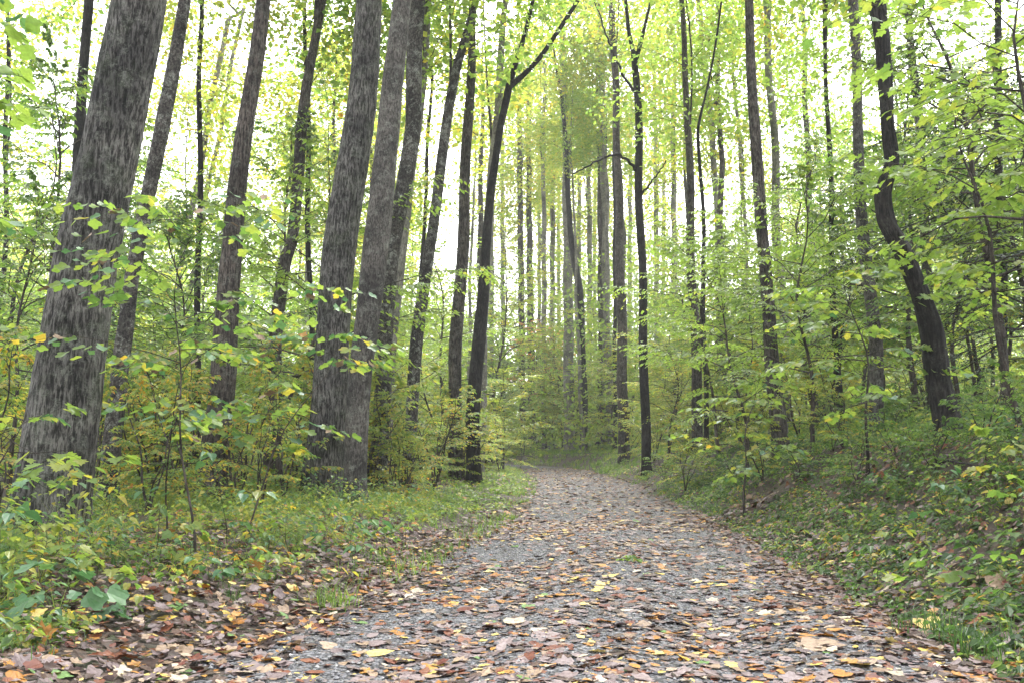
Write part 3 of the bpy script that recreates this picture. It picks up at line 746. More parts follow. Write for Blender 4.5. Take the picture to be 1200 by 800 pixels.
def und_px(kind, u, Y, scale, name, label, **kw):
    return understory(kind, (u - 600) / FPX * Y, Y, scale, name, label, **kw)

# placed ones: the leaf masses that can be picked out in the photograph
for a in [
    ('fresh', 330, 17, 1.25, 'young_maple', 'bright green young maple filling the gap left of the thick touching pair'),
    ('green', 215, 19, 1.2, 'young_maple', 'green young maple behind the dark leaning trunk at left'),
    ('green', 20, 14, 1.0, 'young_maple', 'leafy young maple left of the broadest trunk'),
    ('yellow', 465, 24, .9, 'young_maple', 'yellow-green young maple behind the speckled dark trunk'),
    ('fresh', 515, 28, 1.0, 'young_beech', 'fine-leaved pale green understory tree left of the path'),
    ('yellow', 590, 36, .9, 'young_beech', 'yellow-green understory tree just left of the path end'),
    ('rust', 640, 63, 1.5, 'young_dogwood', 'rust-tinted dogwood hanging over the path end'),
    ('yellow', 648, 61, .9, 'young_beech', 'rounded yellow-green bush standing right behind the path end'),
    ('yellow', 697, 62, 1.1, 'young_beech', 'yellow-leaved understory tree among the three close trunks'),
    ('yellow', 782, 31, 1.0, 'young_maple', 'yellow-green young maple right of the almost black trunk'),
    ('fresh', 840, 24, 1.15, 'young_maple', 'bright green young maple with layered sprays at centre right'),
    ('fresh', 872, 18.5, .95, 'young_maple', 'bright green sapling with flat leaf layers before the dark brown trunk'),
    ('fresh', 950, 16, .95, 'young_maple', 'bright green sapling with flat leaf layers right of the dark brown trunk'),
    ('green', 1010, 21, 1.15, 'young_maple', 'tall green understory tree around the grey trunk on the bank'),
    ('green', 1125, 16, 1.1, 'young_maple', 'dense green young maple behind the crooked black trunk'),
    ('green', 985, 28, 1.2, 'young_maple', 'tall green understory tree at right, far behind the grey trunk'),
    ('hemlock', 1215, 15, 1.0, 'hemlock_tree', 'dark needle-leaved hemlock in the shade at far right'),
    ('tallgreen', 40, 17, .95, 'young_maple', 'tall green understory tree filling the upper left corner'),
    ('tallgreen', -15, 21, 1.1, 'young_maple', 'tall green understory tree cut by the left edge'),
    ('tallfresh', 112, 28, 1.15, 'young_maple', 'tall pale green understory tree between the broadest trunk and the dark leaning one'),
    ('tallyellow', 150, 25, 1.0, 'young_maple', 'tall yellow-green understory tree behind the top of the broadest trunk'),
    ('tallgreen', 345, 21, 1.0, 'young_maple', 'tall dense green understory tree left of the thick touching pair'),
    ('tallfresh', 1178, 14, .95, 'young_maple', 'tall bright understory tree filling the upper right corner'),
    ('tallgreen', 1075, 19, 1.0, 'young_maple', 'tall green understory tree behind the top of the crooked black trunk'),
    ('tallfresh', 955, 26, 1.05, 'young_maple', 'tall pale green understory tree behind the whitish trunk'),
    ('tallfresh', 235, 33, 1.2, 'young_maple', 'tall pale green understory tree in the bright gap at left'),
    ('tallfresh', 60, 32, 1.2, 'young_maple', 'tall pale green understory tree far left behind the broadest trunk'),
    ('tallyellow', 430, 34, 1.2, 'young_beech', 'tall yellow-green understory tree behind the touching pair'),
    ('tallfresh', 512, 40, 1.3, 'young_maple', 'tall pale green understory tree behind the slim leaning trunk'),
    ('tallyellow', 575, 50, 1.4, 'young_beech', 'tall yellow-green understory tree far behind the forked tree'),
    ('tallyellow', 640, 82, 1.6, 'young_beech', 'tall yellow-green tree far off over the path end'),
    ('tallyellow', 600, 92, 2.0, 'young_beech', 'tall yellowish far tree left of the path end'),
    ('tallyellow', 668, 96, 2.1, 'young_beech', 'tall yellowish far tree straight behind the pale trunk at the path end'),
    ('tallfresh', 715, 88, 2.0, 'young_maple', 'tall pale far tree behind the three close trunks'),
    ('tallyellow', 765, 80, 1.9, 'young_beech', 'tall yellowish far tree right behind the almost black trunk'),
    ('tallfresh', 545, 78, 1.9, 'young_maple', 'tall pale far tree left behind the forked tree'),
    ('tallyellow', 688, 70, 1.3, 'young_beech', 'yellowish tree behind the bowing dark thin trunk'),
    ('tallyellow', 740, 62, 1.2, 'young_beech', 'yellowish tree between the mossy-footed and the almost black trunk'),
    ('tallfresh', 590, 66, 1.3, 'young_maple', 'pale green tree between the forked tree and the two close far trunks'),
    ('tallyellow', 790, 46, 1.2, 'young_beech', 'tall yellow-green understory tree far behind the almost black trunk'),
    ('tallfresh', 865, 38, 1.2, 'young_maple', 'tall pale green understory tree behind the two crossing slim trunks'),
    ('yellow', 610, 47, .6, 'shrub', 'low yellow-green shrub at the left end of the path'),
    ('shrub', 630, 62, 1.6, 'shrub', 'round olive shrub closing the view at the path end'),
    ('shrub', 668, 58, 1.2, 'shrub', 'round shrub at the foot of the pale trunk at the path end'),
    ('shrub', 700, 55, 1.2, 'shrub', 'round shrub at the foot of the three close trunks'),
    ('shrub', 735, 38, 1.2, 'shrub', 'round shrub at the foot of the mossy-footed trunk'),
    ('shrub', 765, 33, 1.1, 'shrub', 'low round shrub right of the almost black trunk foot'),
    ('shrub', 585, 34, 1.1, 'shrub', 'low round shrub right of the forked tree'),
    ('mixed', 112, 11.5, .8, 'shrub', 'airy speckled shrub in the gap behind the broadest trunk'),
    ('mixed', 218, 12.5, 1.0, 'shrub', 'airy yellow-orange shrub left of the leaning grey-brown trunk'),
    ('mixed', 282, 13, 1.05, 'shrub', 'airy yellow-orange shrub right of the leaning grey-brown trunk'),
    ('mixed', 338, 14, 1.1, 'shrub', 'airy yellow-green shrub left of the foot of the touching pair'),
    ('mixed', 8, 10, .9, 'shrub', 'airy shrub left of the broadest trunk'),
    ('shrub', -30, 12, 1.2, 'shrub', 'yellow-green shrub at the very left edge'),
    ('shrub', 180, 15, 1.3, 'shrub', 'yellow-green shrub behind the dark leaning trunk'),
    ('shrub', 890, 16.5, .8, 'shrub', 'low shrub at the left foot of the dark brown upright trunk'),
    ('shrub', 985, 14.5, .8, 'shrub', 'low shrub left of the grey trunk on the bank'),
    ('low', 1090, 9.6, .75, 'shrub', 'low green shrub hiding the foot of the crooked black trunk'),
    ('low', 1150, 9.4, .8, 'shrub', 'low green shrub right of the crooked black trunk foot'),
    ('low', 1000, 11.5, .8, 'shrub', 'low green shrub on the bank below the grey trunk'),
    ('low', 1195, 8.2, .7, 'shrub', 'low green shrub at the right edge above the fallen branch'),
    ('low', 860, 18, .9, 'shrub', 'low green shrub on the bank left of the dark brown upright trunk'),
    ('low', 780, 24, .9, 'shrub', 'low green shrub beside the path right of the almost black trunk'),
    ('mixed', 306, 11.5, .8, 'shrub', 'yellow and orange flecked shrub right of the big-leaved sapling'),
    ('mixed', 182, 11, .8, 'shrub', 'mixed green and orange shrub between the broadest trunk and the sapling'),
    ('mixed', 462, 17, .8, 'shrub', 'yellow-orange shrub right of the touching pair of trunks'),
    ('mixed', 510, 19, 1.1, 'shrub', 'yellowing shrub at the foot of the strongly leaning slim trunk'),
    ('shrub', 545, 24, 1.0, 'shrub', 'low green-yellow shrub at the foot of the forked tree'),
    ('shrub', 800, 21, .9, 'shrub', 'low olive shrub beside the path under the straight grey-brown trunk'),
    ('low', 935, 14.5, .8, 'shrub', 'low leafy shrub on the bank below the dark brown trunk'),
    ('low', 1050, 11, .7, 'shrub', 'low leafy shrub on the bank below the crooked black trunk'),
    ]:
    und_px(*a, cat='shrub' if a[4] == 'shrub' else 'tree')

g = np.random.default_rng(91)
def side_x(y, lo, hi, right):
    d_ = lo + (hi - lo) * g.random()
    return float(pc(y) + pw(y) + d_) if right else float(pc(y) - pw(y) - d_)
def clear_of(x, y):
    """keep the near view free where the photograph shows open trunks"""
    u = 600 + FPX * x / y
    return True
def scatter(n_, kind, y0, y1, d0, d1, right, s0, s1, name, label, group, cat='sapling', pw_=1.0):
    c = 0
    for _ in range(n_ * 30):
        if c >= n_: break
        y = y0 + (y1 - y0) * g.random() ** pw_
        x = side_x(y, d0, d1, right)
        u = 600 + FPX * x / y
        if u < -90 or u > 1290: continue
        if y < 14.5 and 335 < u < 460: continue
        if y < 13 and 0 < u < 230 and y > 5 and s0 > .8: continue
        s_ = s0 + (s1 - s0) * g.random()
        understory(kind, x, y, s_, name, f'{sized(s_, s0, s1)} {label.split(" in the ")[0].split(" on the ")[0]} {where(u, y)}', group, cat)
        c += 1
LZ, RZ = 'in the understory thicket left of the path', 'in the understory thicket right of the path'
scatter(14, 'green', 18, 36, 3.5, 20, False, .8, 1.3, 'young_maple', 'green leafy young maple ' + LZ, 'young maples left of the path', 'tree')
scatter(16, 'fresh', 20, 46, 2.5, 22, False, .8, 1.4, 'young_maple', 'pale green young maple ' + LZ, 'pale young maples left of the path', 'tree')
scatter(22, 'yellow', 24, 60, 2.5, 26, False, .8, 1.4, 'young_beech', 'yellow-green young beech ' + LZ, 'young beeches left of the path', 'tree')
scatter(38, 'mixed', 14.5, 30, 1.8, 14, False, .7, 1.4, 'shrub', 'speckled yellow and green shrub ' + LZ, 'speckled shrubs left of the path', 'shrub')
scatter(54, 'shrub', 15.5, 46, 1.6, 18, False, .6, 1.6, 'shrub', 'yellow-green shrub ' + LZ, 'yellow-green shrubs left of the path', 'shrub')
scatter(18, 'low', 11, 40, 1.2, 12, False, .5, .9, 'shrub', 'low green shrub on the forest floor left of the path', 'low shrubs left of the path', 'shrub')
scatter(14, 'green', 16, 40, 3.0, 18, True, .9, 1.4, 'young_maple', 'green leafy young maple ' + RZ, 'young maples right of the path', 'tree')
scatter(20, 'fresh', 17, 46, 2.4, 20, True, .8, 1.3, 'young_maple', 'pale green young maple ' + RZ, 'pale young maples right of the path', 'tree')
scatter(22, 'yellow', 26, 62, 2.5, 26, True, .8, 1.4, 'young_beech', 'yellow-green young beech ' + RZ, 'young beeches right of the path', 'tree')
scatter(44, 'shrub', 15, 46, 1.7, 16, True, .6, 1.5, 'shrub', 'yellow-green shrub ' + RZ, 'yellow-green shrubs right of the path', 'shrub')
scatter(26, 'low', 12, 36, 1.6, 9, True, .5, 1.0, 'shrub', 'low green shrub on the bank right of the path', 'low shrubs right of the path', 'shrub')
# beyond the bend
for k in range(80):
    y = 46 + 60 * g.random(); u = 200 + 800 * g.random() if k % 2 else -80 + 1360 * g.random()
    x = (u - 600) / FPX * y
    if abs(x - pc(y)) < pw(y) + .8: continue
    understory(['yellow', 'fresh', 'yellow', 'yellow', 'green'][k % 5], x, y, 1.0 + .9 * g.random(), 'young_beech',
               f'distant {["yellow", "pale green", "yellow", "yellow", "green"][k % 5]} understory tree {where(u, y)}', 'understory trees beyond the path bend', 'tree')

# ------------------------------------------------------------------ near plants, leaf by leaf
def leaf_tmpl_mesh(T, mat, name='leaf'):
    return mesh_np(name, T[0], T[1], [mat])
LT = {}
def leaf_data(Tn, mat):
    if (Tn, mat.name) not in LT:
        T = {'tulip': TULIP, 'maple': MAPLE, 'oval': OVAL, 'ovate': OVATE, 'beech': BEECH}[Tn]
        LT[Tn, mat.name] = leaf_tmpl_mesh(T, mat)
    return LT[Tn, mat.name]
def leaf_matrix(p, d, n_, s):
    d = nrm(np.asarray(d, float)); q = nrm(np.cross(n_, d)); n2 = np.cross(d, q)
    M = np.eye(4); M[:3, 0] = d * s; M[:3, 1] = q * s; M[:3, 2] = n2 * s; M[:3, 3] = p
    return Matrix(M.tolist())
def near_plant(name, x, y, label, seed, Tn, mats, wts, cat='sapling', maxleaf=290, stem_mat=None, group=None, **kw):
    S, BL, (p, d, n_, s, bi) = grow(seed, per_branch=True, **kw)
    g = np.random.default_rng(seed + 9)
    root = link(name, None, loc=(x, y, float(ground_z(x, y)) - .02)); root.empty_display_size = .1
    tag(root, label, cat, group)
    link('stem', S.mesh('stem', stem_mat or twig_mat), root)
    brs = [link('branch', b_.mesh('branch', stem_mat or twig_mat), root) for b_ in BL]
    idx = g.permutation(len(p))
    pick = g.choice(len(mats), len(p), p=np.array(wts) / sum(wts))
    for i_ in idx[:maxleaf]:
        o = link('leaf', leaf_data(Tn, mats[pick[i_]]), brs[bi[i_]])
        o.matrix_local = leaf_matrix(p[i_], d[i_], n_[i_], s[i_])
    rest = idx[maxleaf:]
    if len(rest):
        T = {'tulip': TULIP, 'maple': MAPLE, 'oval': OVAL, 'ovate': OVATE, 'beech': BEECH}[Tn]
        f = link('foliage', leaf_mesh('foliage', T, p[rest], d[rest], n_[rest], s[rest], mats[0]), root); f['kind'] = 'stuff'
    return root
def near_px(name, u, Y, *a, **kw): return near_plant(name, (u - 600) / FPX * Y, Y, *a, **kw)
M_TU, W_TU = [leaf_fresh, leaf_green, leaf_blue, leaf_mixed, LIT[1][1]], [1.2, 4, 3.2, 1.8, .8]

near_px('tulip_sapling', 238, 7.6, 'big-leaved sapling in front of the grey-brown leaning trunk', 301, 'tulip', M_TU, W_TU,
        H=3.0, R_=1.35, cb=.46, nb=17, ntw=7, nlf=4, leaf=.083, elev=(0, 40), droop=.15, lean=(.25, 0), tilt=.45, wob=.2, stem_r=.013)
near_px('tulip_sapling', 205, 9.3, 'big-leaved sapling with browning leaves just right of the broadest trunk', 312, 'tulip', [leaf_green, leaf_blue, leaf_mixed, LIT[1][1], leaf_fresh], [4, 2, 2, .6, 3],
        H=2.5, R_=1.0, cb=.4, nb=12, ntw=5, nlf=4, leaf=.095, elev=(0, 35), droop=.15, lean=(.3, 0), tilt=.45, wob=.25, stem_r=.011)
near_px('tulip_sapling', 296, 9.2, 'big-leaved sapling reaching towards the thick touching pair of trunks', 302, 'tulip', M_TU, W_TU,
        H=2.6, R_=1.0, cb=.4, nb=12, ntw=5, nlf=4, leaf=.1, elev=(0, 35), droop=.15, lean=(.35, 0), tilt=.45, wob=.25, stem_r=.011)
near_px('tulip_sapling', -75, 6.4, 'big-leaved sapling reaching in from the left edge', 303, 'tulip', [leaf_fresh, leaf_green, leaf_blue, leaf_mixed], [4, 4, 1, .6],
        H=4.6, R_=1.05, cb=.45, nb=24, ntw=5, nlf=4, leaf=.115, wob=.12, elev=(0, 35), droop=.15, lean=(.1, 0), tilt=.5)
near_px('maple_sapling', 1262, 8.2, 'broad-leaved maple sapling reaching in from the right edge', 304, 'maple', [leaf_fresh, leaf_green, leaf_yellow, leaf_mixed], [4, 4, 1, .6],
        H=5.6, R_=2.2, cb=.32, nb=30, ntw=8, nlf=6, leaf=.10, wob=.14, elev=(0, 40), droop=.18, tilt=.4)
near_px('maple_sapling', 1192, 9.6, 'slanting leafy maple sapling in front of the crooked black trunk', 305, 'maple', [leaf_fresh, leaf_green, leaf_yellow, leaf_mixed], [5, 3, 1, .4],
        H=4.3, R_=1.7, cb=.38, nb=24, ntw=7, nlf=5, leaf=.10, wob=.14, elev=(0, 40), droop=.18, lean=(-.7, 0), tilt=.4)
near_px('maple_sapling', 1012, 11.5, 'leafy maple sapling with pale leaves left of the crooked black trunk', 306, 'maple', [leaf_fresh, leaf_blue, leaf_yellow, leaf_green], [4, 1, 1, 2],
        H=2.7, R_=1.4, cb=.38, nb=16, ntw=6, nlf=5, leaf=.10, wob=.16, elev=(0, 40), droop=.18, tilt=.4)
near_px('maple_sapling', 868, 14.5, 'small maple sapling with flat pale leaf layers at the path bank', 307, 'maple', [leaf_fresh, leaf_yellow, leaf_blue], [4, 2, 1],
        H=2.3, R_=1.3, cb=.35, nb=14, ntw=5, nlf=4, leaf=.11, wob=.16, elev=(0, 30), droop=.15, tilt=.35)
near_px('maple_seedling', -30, 6.6, 'low maple twig with yellow-green leaves across the broadest trunk foot', 308, 'maple', [leaf_yellow, leaf_fresh, leaf_blue], [2, 3, 1],
        H=1.15, R_=1.1, cb=.5, nb=7, ntw=4, nlf=4, leaf=.10, elev=(0, 15), droop=.12, lean=(.35, 0), tilt=.3)
# small herbs on the near left verge and bank
HB = [
    (20, 5.6, 'ovate', leaf_blue, .55, .13, 'bluish broad-leaved herb at the left edge below the broadest trunk'),
    (62, 5.9, 'maple', leaf_yellow, .42, .11, 'yellow-green maple seedling below the broadest trunk'),
    (100, 5.4, 'tulip', leaf_blue, .34, .14, 'bluish-green seedling with wide leaves at lower left'),
    (5, 4.9, 'ovate', leaf_green, .35, .10, 'green seedling nearest to the lower left corner'),
    (145, 6.8, 'ovate', leaf_mixed, .5, .10, 'yellowing seedling right of the broadest trunk foot'),
    (190, 7.2, 'oval', leaf_green, .5, .09, 'thin green seedling in the litter below the slim shrub'),
    (232, 7.0, 'maple', leaf_mixed, .38, .10, 'orange-tinged seedling below the big-leaved sapling'),
    (272, 8.3, 'ovate', leaf_blue, .95, .12, 'tall bluish seedling with drooping ovate leaves before the leaning grey-brown trunk'),
    (300, 7.6, 'ovate', leaf_mixed, .34, .10, 'yellow seedling left of the compound-leaved seedling'),
    (345, 8.6, 'ovate', leaf_green, .42, .10, 'green seedling before the foot of the thick furrowed trunk'),
    (418, 8.8, 'oval', leaf_blue, .62, .13, 'seedling with pale compound leaves before the touching pair'),
    (455, 9.4, 'oval', leaf_green, .35, .09, 'small seedling right of the pale compound-leaved seedling'),
    (1185, 5.6, 'ovate', leaf_green, .40, .09, 'green herb at the right edge low on the bank'),
    (1130, 6.3, 'ovate', leaf_dark, .38, .10, 'dark green herb on the bank near the right edge'),
    (1075, 6.6, 'tulip', leaf_green, .30, .12, 'green broad-leaved seedling halfway up the right bank'),
    (1015, 7.4, 'ovate', leaf_dark, .36, .10, 'dark-leaved seedling on the lower right bank'),
    (1160, 7.6, 'maple', leaf_yellow, .5, .11, 'yellow-green seedling higher on the right bank'),
    (955, 8.4, 'ovate', leaf_green, .35, .09, 'green seedling at the foot of the right bank'),
    (1100, 8.0, 'ovate', leaf_blue, .5, .10, 'bluish seedling near the fallen branch on the bank'),
    (985, 9.0, 'oval', leaf_green, .45, .09, 'slender green seedling on the bank left of the fallen branch'),
    (38, 6.9, 'oval', leaf_yellow, .40, .09, 'yellowish thin seedling against the broadest trunk foot'),
    (82, 7.4, 'ovate', leaf_green, .60, .09, 'green seedling standing before the broadest trunk'),
    (125, 6.0, 'maple', leaf_fresh, .30, .10, 'fresh green maple seedling right of the wide-leaved bluish one'),
    (165, 5.7, 'ovate', leaf_green, .22, .08, 'low green seedling in the litter at lower left'),
    (215, 6.2, 'oval', leaf_mixed, .24, .08, 'low yellowish seedling in the litter left of the grass tuft'),
    (255, 6.6, 'ovate', leaf_blue, .30, .09, 'low bluish seedling in the litter below the orange-tinged one'),
    (322, 7.0, 'maple', leaf_green, .28, .08, 'small green maple seedling on the left verge'),
    (365, 7.7, 'ovate', leaf_yellow, .30, .09, 'yellow-leaved seedling left of the compound-leaved one'),
    (385, 9.6, 'ovate', leaf_blue, .45, .10, 'bluish seedling at the foot of the touching pair'),
    (478, 10.6, 'oval', leaf_fresh, .35, .08, 'fresh green seedling on the verge under the speckled trunk'),
    (1150, 5.2, 'oval', leaf_dark, .25, .08, 'dark small herb low on the bank by the grass'),
    (1190, 6.6, 'maple', leaf_green, .45, .10, 'green maple seedling high on the bank at the right edge'),
    (1045, 7.9, 'ovate', leaf_yellow, .30, .09, 'yellowish seedling on the bank under the fallen branch'),
    (925, 9.6, 'oval', leaf_green, .35, .08, 'green seedling where the right bank begins'),
    (733, 9.3, 'ovate', leaf_green, .10, .09, 'tiny green seedling growing in the middle of the path'),
]
for k, (u, Y, Tn, m, h, lf, lab) in enumerate(HB):
    near_px('seedling', u, Y, lab, 400 + k, Tn, [m, leaf_yellow], [6, 1], cat='seedling', stem_mat=stem_green,
            H=h, R_=h * .75 + .06, cb=.3, nb=5, ntw=1, nlf=2, leaf=lf * .85, wob=.15, elev=(5, 50), droop=.3, tilt=.35, stem_r=.005)

# ------------------------------------------------------------------ ground cover (uncountable)
def plantlets(n_, sampler, mat_ids, mats, hgt, lf, k=6, T=OVAL, seed=0, stems=True, name='ground_cover', label='', cat='ground cover'):
    g = np.random.default_rng(seed)
    x, y = sampler(g, n_)
    n_ = len(x)
    z = ground_z(x, y)
    hh = hgt * (.4 + .9 * g.random(n_))
    pos = np.stack([x, y, z], -1)
    P = np.repeat(pos, k, 0); H_ = np.repeat(hh, k)
    a = g.random(n_ * k) * 6.283
    rr = H_ * (.2 + .7 * g.random(n_ * k))
    P = P + np.stack([np.cos(a) * rr, np.sin(a) * rr, H_ * (.35 + .65 * g.random(n_ * k))], -1)
    d = np.stack([np.cos(a), np.sin(a), -.25 + .5 * g.random(n_ * k) - .2], -1)
    nn = np.stack([g.normal(size=n_ * k) * .4, g.normal(size=n_ * k) * .4 - .2, np.ones(n_ * k)], -1)
    s = lf * (.6 + .8 * g.random(n_ * k)) * np.repeat(.8 + .4 * g.random(n_), k)
    V, F = leaves_np(T, P, d, nn, s)
    mi = np.repeat(g.choice(len(mats), n_, p=np.array(mat_ids) / sum(mat_ids)), k)
    midx = np.concatenate([np.repeat(mi, len(f)) for f in T[1]])
    # matching order: faces are grouped by template face
    if stems:
        gb = np.repeat(pos, k, 0); off_ = len(V); sw = np.array([[.0022, 0, 0]])
        V = np.concatenate([V, np.stack([gb - sw, gb + sw, P], 1).reshape(-1, 3)])
        F = F + [np.arange(len(P) * 3).reshape(-1, 3) + off_]; midx = np.concatenate([midx, mi])
    o = link(name, mesh_np(name, V, F, mats, midx))
    return tag(o, label, cat, kind='stuff')
def smp(y0, y1, d0, d1, right, pwy=1.4, patch=None, seed=0, thr=-.05):
    def f(g, n_):
        y = y0 + (y1 - y0) * g.random(n_) ** pwy
        d_ = d0 + (d1 - d0) * g.random(n_)
        x = pc(y) + pw(y) + d_ if right else pc(y) - pw(y) - d_
        u = 600 + FPX * x / y
        keep = (u > -80) & (u < 1280)
        if right: keep &= g.random(n_) < (d_ + .25) / .9
        if patch is not None:
            keep &= fbm(x * patch, y * patch, 0, seed, 2) + .9 * (g.random(n_) - .5) > thr
        return x[keep], y[keep]
    return f
plantlets(14000, smp(4.2, 24, -.12, 5.5, True, 1.3, .8, 40, -.5), [1.6, 6, 1.6, .3], [leaf_green, leaf_dark, leaf_mixed, leaf_fresh], .10, .047, 7, OVAL, 1,
          label='dense small-leaved green ground cover on the right bank')
plantlets(7000, smp(18, 64, .1, 6, True, 1.2, .5, 41), [3, 2, 2], [leaf_green, leaf_fresh, leaf_yellow], .16, .075, 6, RHOMB, 2,
          label='light green ground cover on the far right verge')
plantlets(6500, smp(4.6, 16, .8, 5.5, False, 1.2, .8, 42), [3, 2, 2, 1], [leaf_green, leaf_mixed, leaf_yellow, leaf_blue], .11, .048, 6, OVAL, 3,
          label='mixed green and yellow ground cover on the left verge')
plantlets(6500, smp(12, 50, .15, 8, False, 1.2, .4, 43), [3, 3, 2], [leaf_green, leaf_fresh, leaf_yellow], .15, .07, 6, RHOMB, 4,
          label='light green ground cover on the far left verge')
plantlets(5000, smp(14, 70, 3, 30, False, 1.0, .3, 44), [3, 2, 3], [leaf_green, leaf_fresh, leaf_yellow], .35, .15, 5, RHOMB, 5,
          label='green and yellow undergrowth deep in the woods on the left')
plantlets(5000, smp(12, 70, 3, 30, True, 1.0, .3, 45), [3, 2, 3], [leaf_green, leaf_fresh, leaf_yellow], .35, .15, 5, RHOMB, 6,
          label='green and yellow undergrowth deep in the woods on the right')

plantlets(1700, smp(4.5, 17, 1.0, 7, False, 1.1, .8, 46), [3, 2, 2, 1], [leaf_green, leaf_mixed, leaf_yellow, leaf_blue], .42, .05, 13, OVATE, 7,
          name='weeds', label='knee-high tangled weeds around the trunk feet left of the path', cat='weeds')
plantlets(900, smp(5.5, 20, 1.2, 6, True, 1.1, .7, 47), [3, 3, 1.5, 1], [leaf_green, leaf_dark, leaf_yellow, leaf_blue], .34, .05, 12, OVATE, 8,
          name='weeds', label='tangled dark weeds along the top of the right bank', cat='weeds')
def grass(n_, sampler, h0, h1, seed, label):
    g = np.random.default_rng(seed)
    x, y = sampler(g, n_); n_ = len(x)
    x = np.repeat(x, 7) + g.normal(size=n_ * 7) * .035; y = np.repeat(y, 7) + g.normal(size=n_ * 7) * .035
    N_ = len(x); z = ground_z(x, y) - .005
    a = g.random(N_) * 6.283; h = h0 + (h1 - h0) * g.random(N_) ** 1.5
    ln = h * (.2 + .8 * g.random(N_)); wd = (.0018 + .002 * g.random(N_)) * (1 + y / 25)
    c, s = np.cos(a), np.sin(a)
    b = np.stack([x, y, z], -1); sd = np.stack([-s, c, 0 * a], -1) * wd[:, None]
    fw = np.stack([c, s, 0 * a], -1)
    m_ = b + fw * (ln * .3)[:, None] + np.stack([0 * a, 0 * a, h * .65], -1)
    t_ = b + fw * ln[:, None] + np.stack([0 * a, 0 * a, h], -1)
    V = np.stack([b - sd, b + sd, m_ + sd * .8, m_ - sd * .8, t_], 1).reshape(-1, 3)
    o_ = np.arange(N_)[:, None] * 5
    F4 = o_ + np.array([[0, 1, 2, 3]]); F3 = o_ + np.array([[3, 2, 4]])
    return tag(link('grass', mesh_np('grass', V, [F4, F3], [leaf_green if 'path' in label else leaf_dark])), label, 'grass', kind='stuff')
grass(1700, smp(6.5, 34, -.25, 1.7, False, 1.2, 1.0, 50), .05, .16, 1, 'short green grass along the left edge of the path')
grass(600, smp(9, 34, -.1, .9, True, 1.3, 1.3, 51), .05, .15, 2, 'short green grass tufts along the right edge of the path')
grass(1500, smp(34, 62, -.1, 4, True, 1.0, .3, 53, -.6), .12, .3, 4, 'light green grass on the low bank behind the path end')
grass(420, smp(4.4, 8, .5, 2.6, False, 1.0, 1.6, 52), .05, .15, 3, 'thin grass tufts in the leaf litter at lower left')
g = np.random.default_rng(5)
def tuft(xc, yc, r_):
    def f(gg, n_): return xc + gg.normal(size=n_) * r_, yc + gg.normal(size=n_) * r_
    return f
for (u, Y, r_, lab) in [(1128, 5.0, .11, 'grass tuft hanging over the foot of the right bank'), (1085, 5.6, .14, 'grass tuft behind the yellow leaf at the right bank foot'),
                        (395, 6.7, .10, 'grass tuft at the left path edge before the touching pair')]:
    grass(16, tuft((u - 600) / FPX * Y, Y, r_), .10, .24, int(u), lab)

# ------------------------------------------------------------------ fallen leaves
def curl(T, c, e, tw):
    V = T[0].copy(); x, y = V[:, 0] - .45, V[:, 1]
    V[:, 0] -= .45
    V[:, 2] = .5 * (c * x ** 2 + e * y ** 2 + tw * x * y) + .02
    return V, T[1]
FL = [curl(TULIP, .25, .35, .2), curl(TULIP, -.15, .5, -.3), curl(MAPLE, .3, .2, .3), curl(BEECH, .3, 1.2, .1), curl(OVAL, .5, .8, -.4),
      curl(TULIP, .5, -.3, .5), curl(MAPLE, -.3, .55, -.2), curl(BEECH, -.2, .9, .5)]
g = np.random.default_rng(23)
def litter_pts(n_, y0, y1, pwr, d0, d1, mode, patch=None):
    y = y0 + (y1 - y0) * g.random(n_) ** pwr
    if mode == 'path': x = pc(y) + (g.random(n_) * 2 - 1) * pw(y) * 1.02
    elif mode == 'right': x = pc(y) + pw(y) + d0 + (d1 - d0) * g.random(n_)
    else: x = pc(y) - pw(y) - d0 - (d1 - d0) * g.random(n_)
    u = 600 + FPX * x / y; keep = (u > -60) & (u < 1260)
    if patch: keep &= (fbm(x * patch, y * patch, 0, 60, 2) + 1.6 * (g.random(n_) - .5)) > -.4
    return x[keep], y[keep]
sets = [('right bank', *litter_pts(3600, 3.6, 16, 1.2, -.5, .9, 'right')), ('left verge', *litter_pts(1300, 3.6, 16, 1.2, -.5, .5, 'left')), ('path', *litter_pts(12500, 3.4, 15, 1.5, 0, 0, 'path', .8)), ('path', *litter_pts(9000, 13, 46, 1.3, 0, 0, 'path')),
        ('left verge', *litter_pts(12500, 3.6, 12, 1.2, -.2, 3.4, 'left')), ('right bank', *litter_pts(7500, 3.6, 14, 1.2, -.2, 3.8, 'right')),
        ('left verge', *litter_pts(4500, 10, 36, 1.2, 0, 7, 'left')), ('right bank', *litter_pts(4500, 10, 36, 1.2, 0, 6, 'right'))]
zone = np.concatenate([[s[0]] * len(s[1]) for s in sets]); lx = np.concatenate([s[1] for s in sets]); ly = np.concatenate([s[2] for s in sets])
nL = len(lx)
ls = .034 + .085 * g.random(nL) ** 1.7
ls = np.where(ly > 14, ls * 1.15, np.where(zone == 'path', ls, ls * .82))
cls = np.zeros(nL, int)
wz = {'path': [6.0, 2.2, 2.8, 2.4, 1.6, .8, .6, .12], 'left verge': [5, 1.3, 4.5, 1.8, 1.1, .9, .35, .3], 'right bank': [4, 1.4, 5, 1.6, .7, .5, .3, .4]}
for zn, wt in wz.items():
    m_ = zone == zn; cls[m_] = g.choice(8, m_.sum(), p=np.array(wt) / sum(wt))
lt = g.integers(0, len(FL), nL)
la = g.random(nL) * 6.283
ln_ = ground_n(lx, ly) + g.normal(size=(nL, 3)) * np.where(zone == 'path', .12, .24)[:, None]
ld = np.stack([np.cos(la), np.sin(la), np.zeros(nL)], -1)
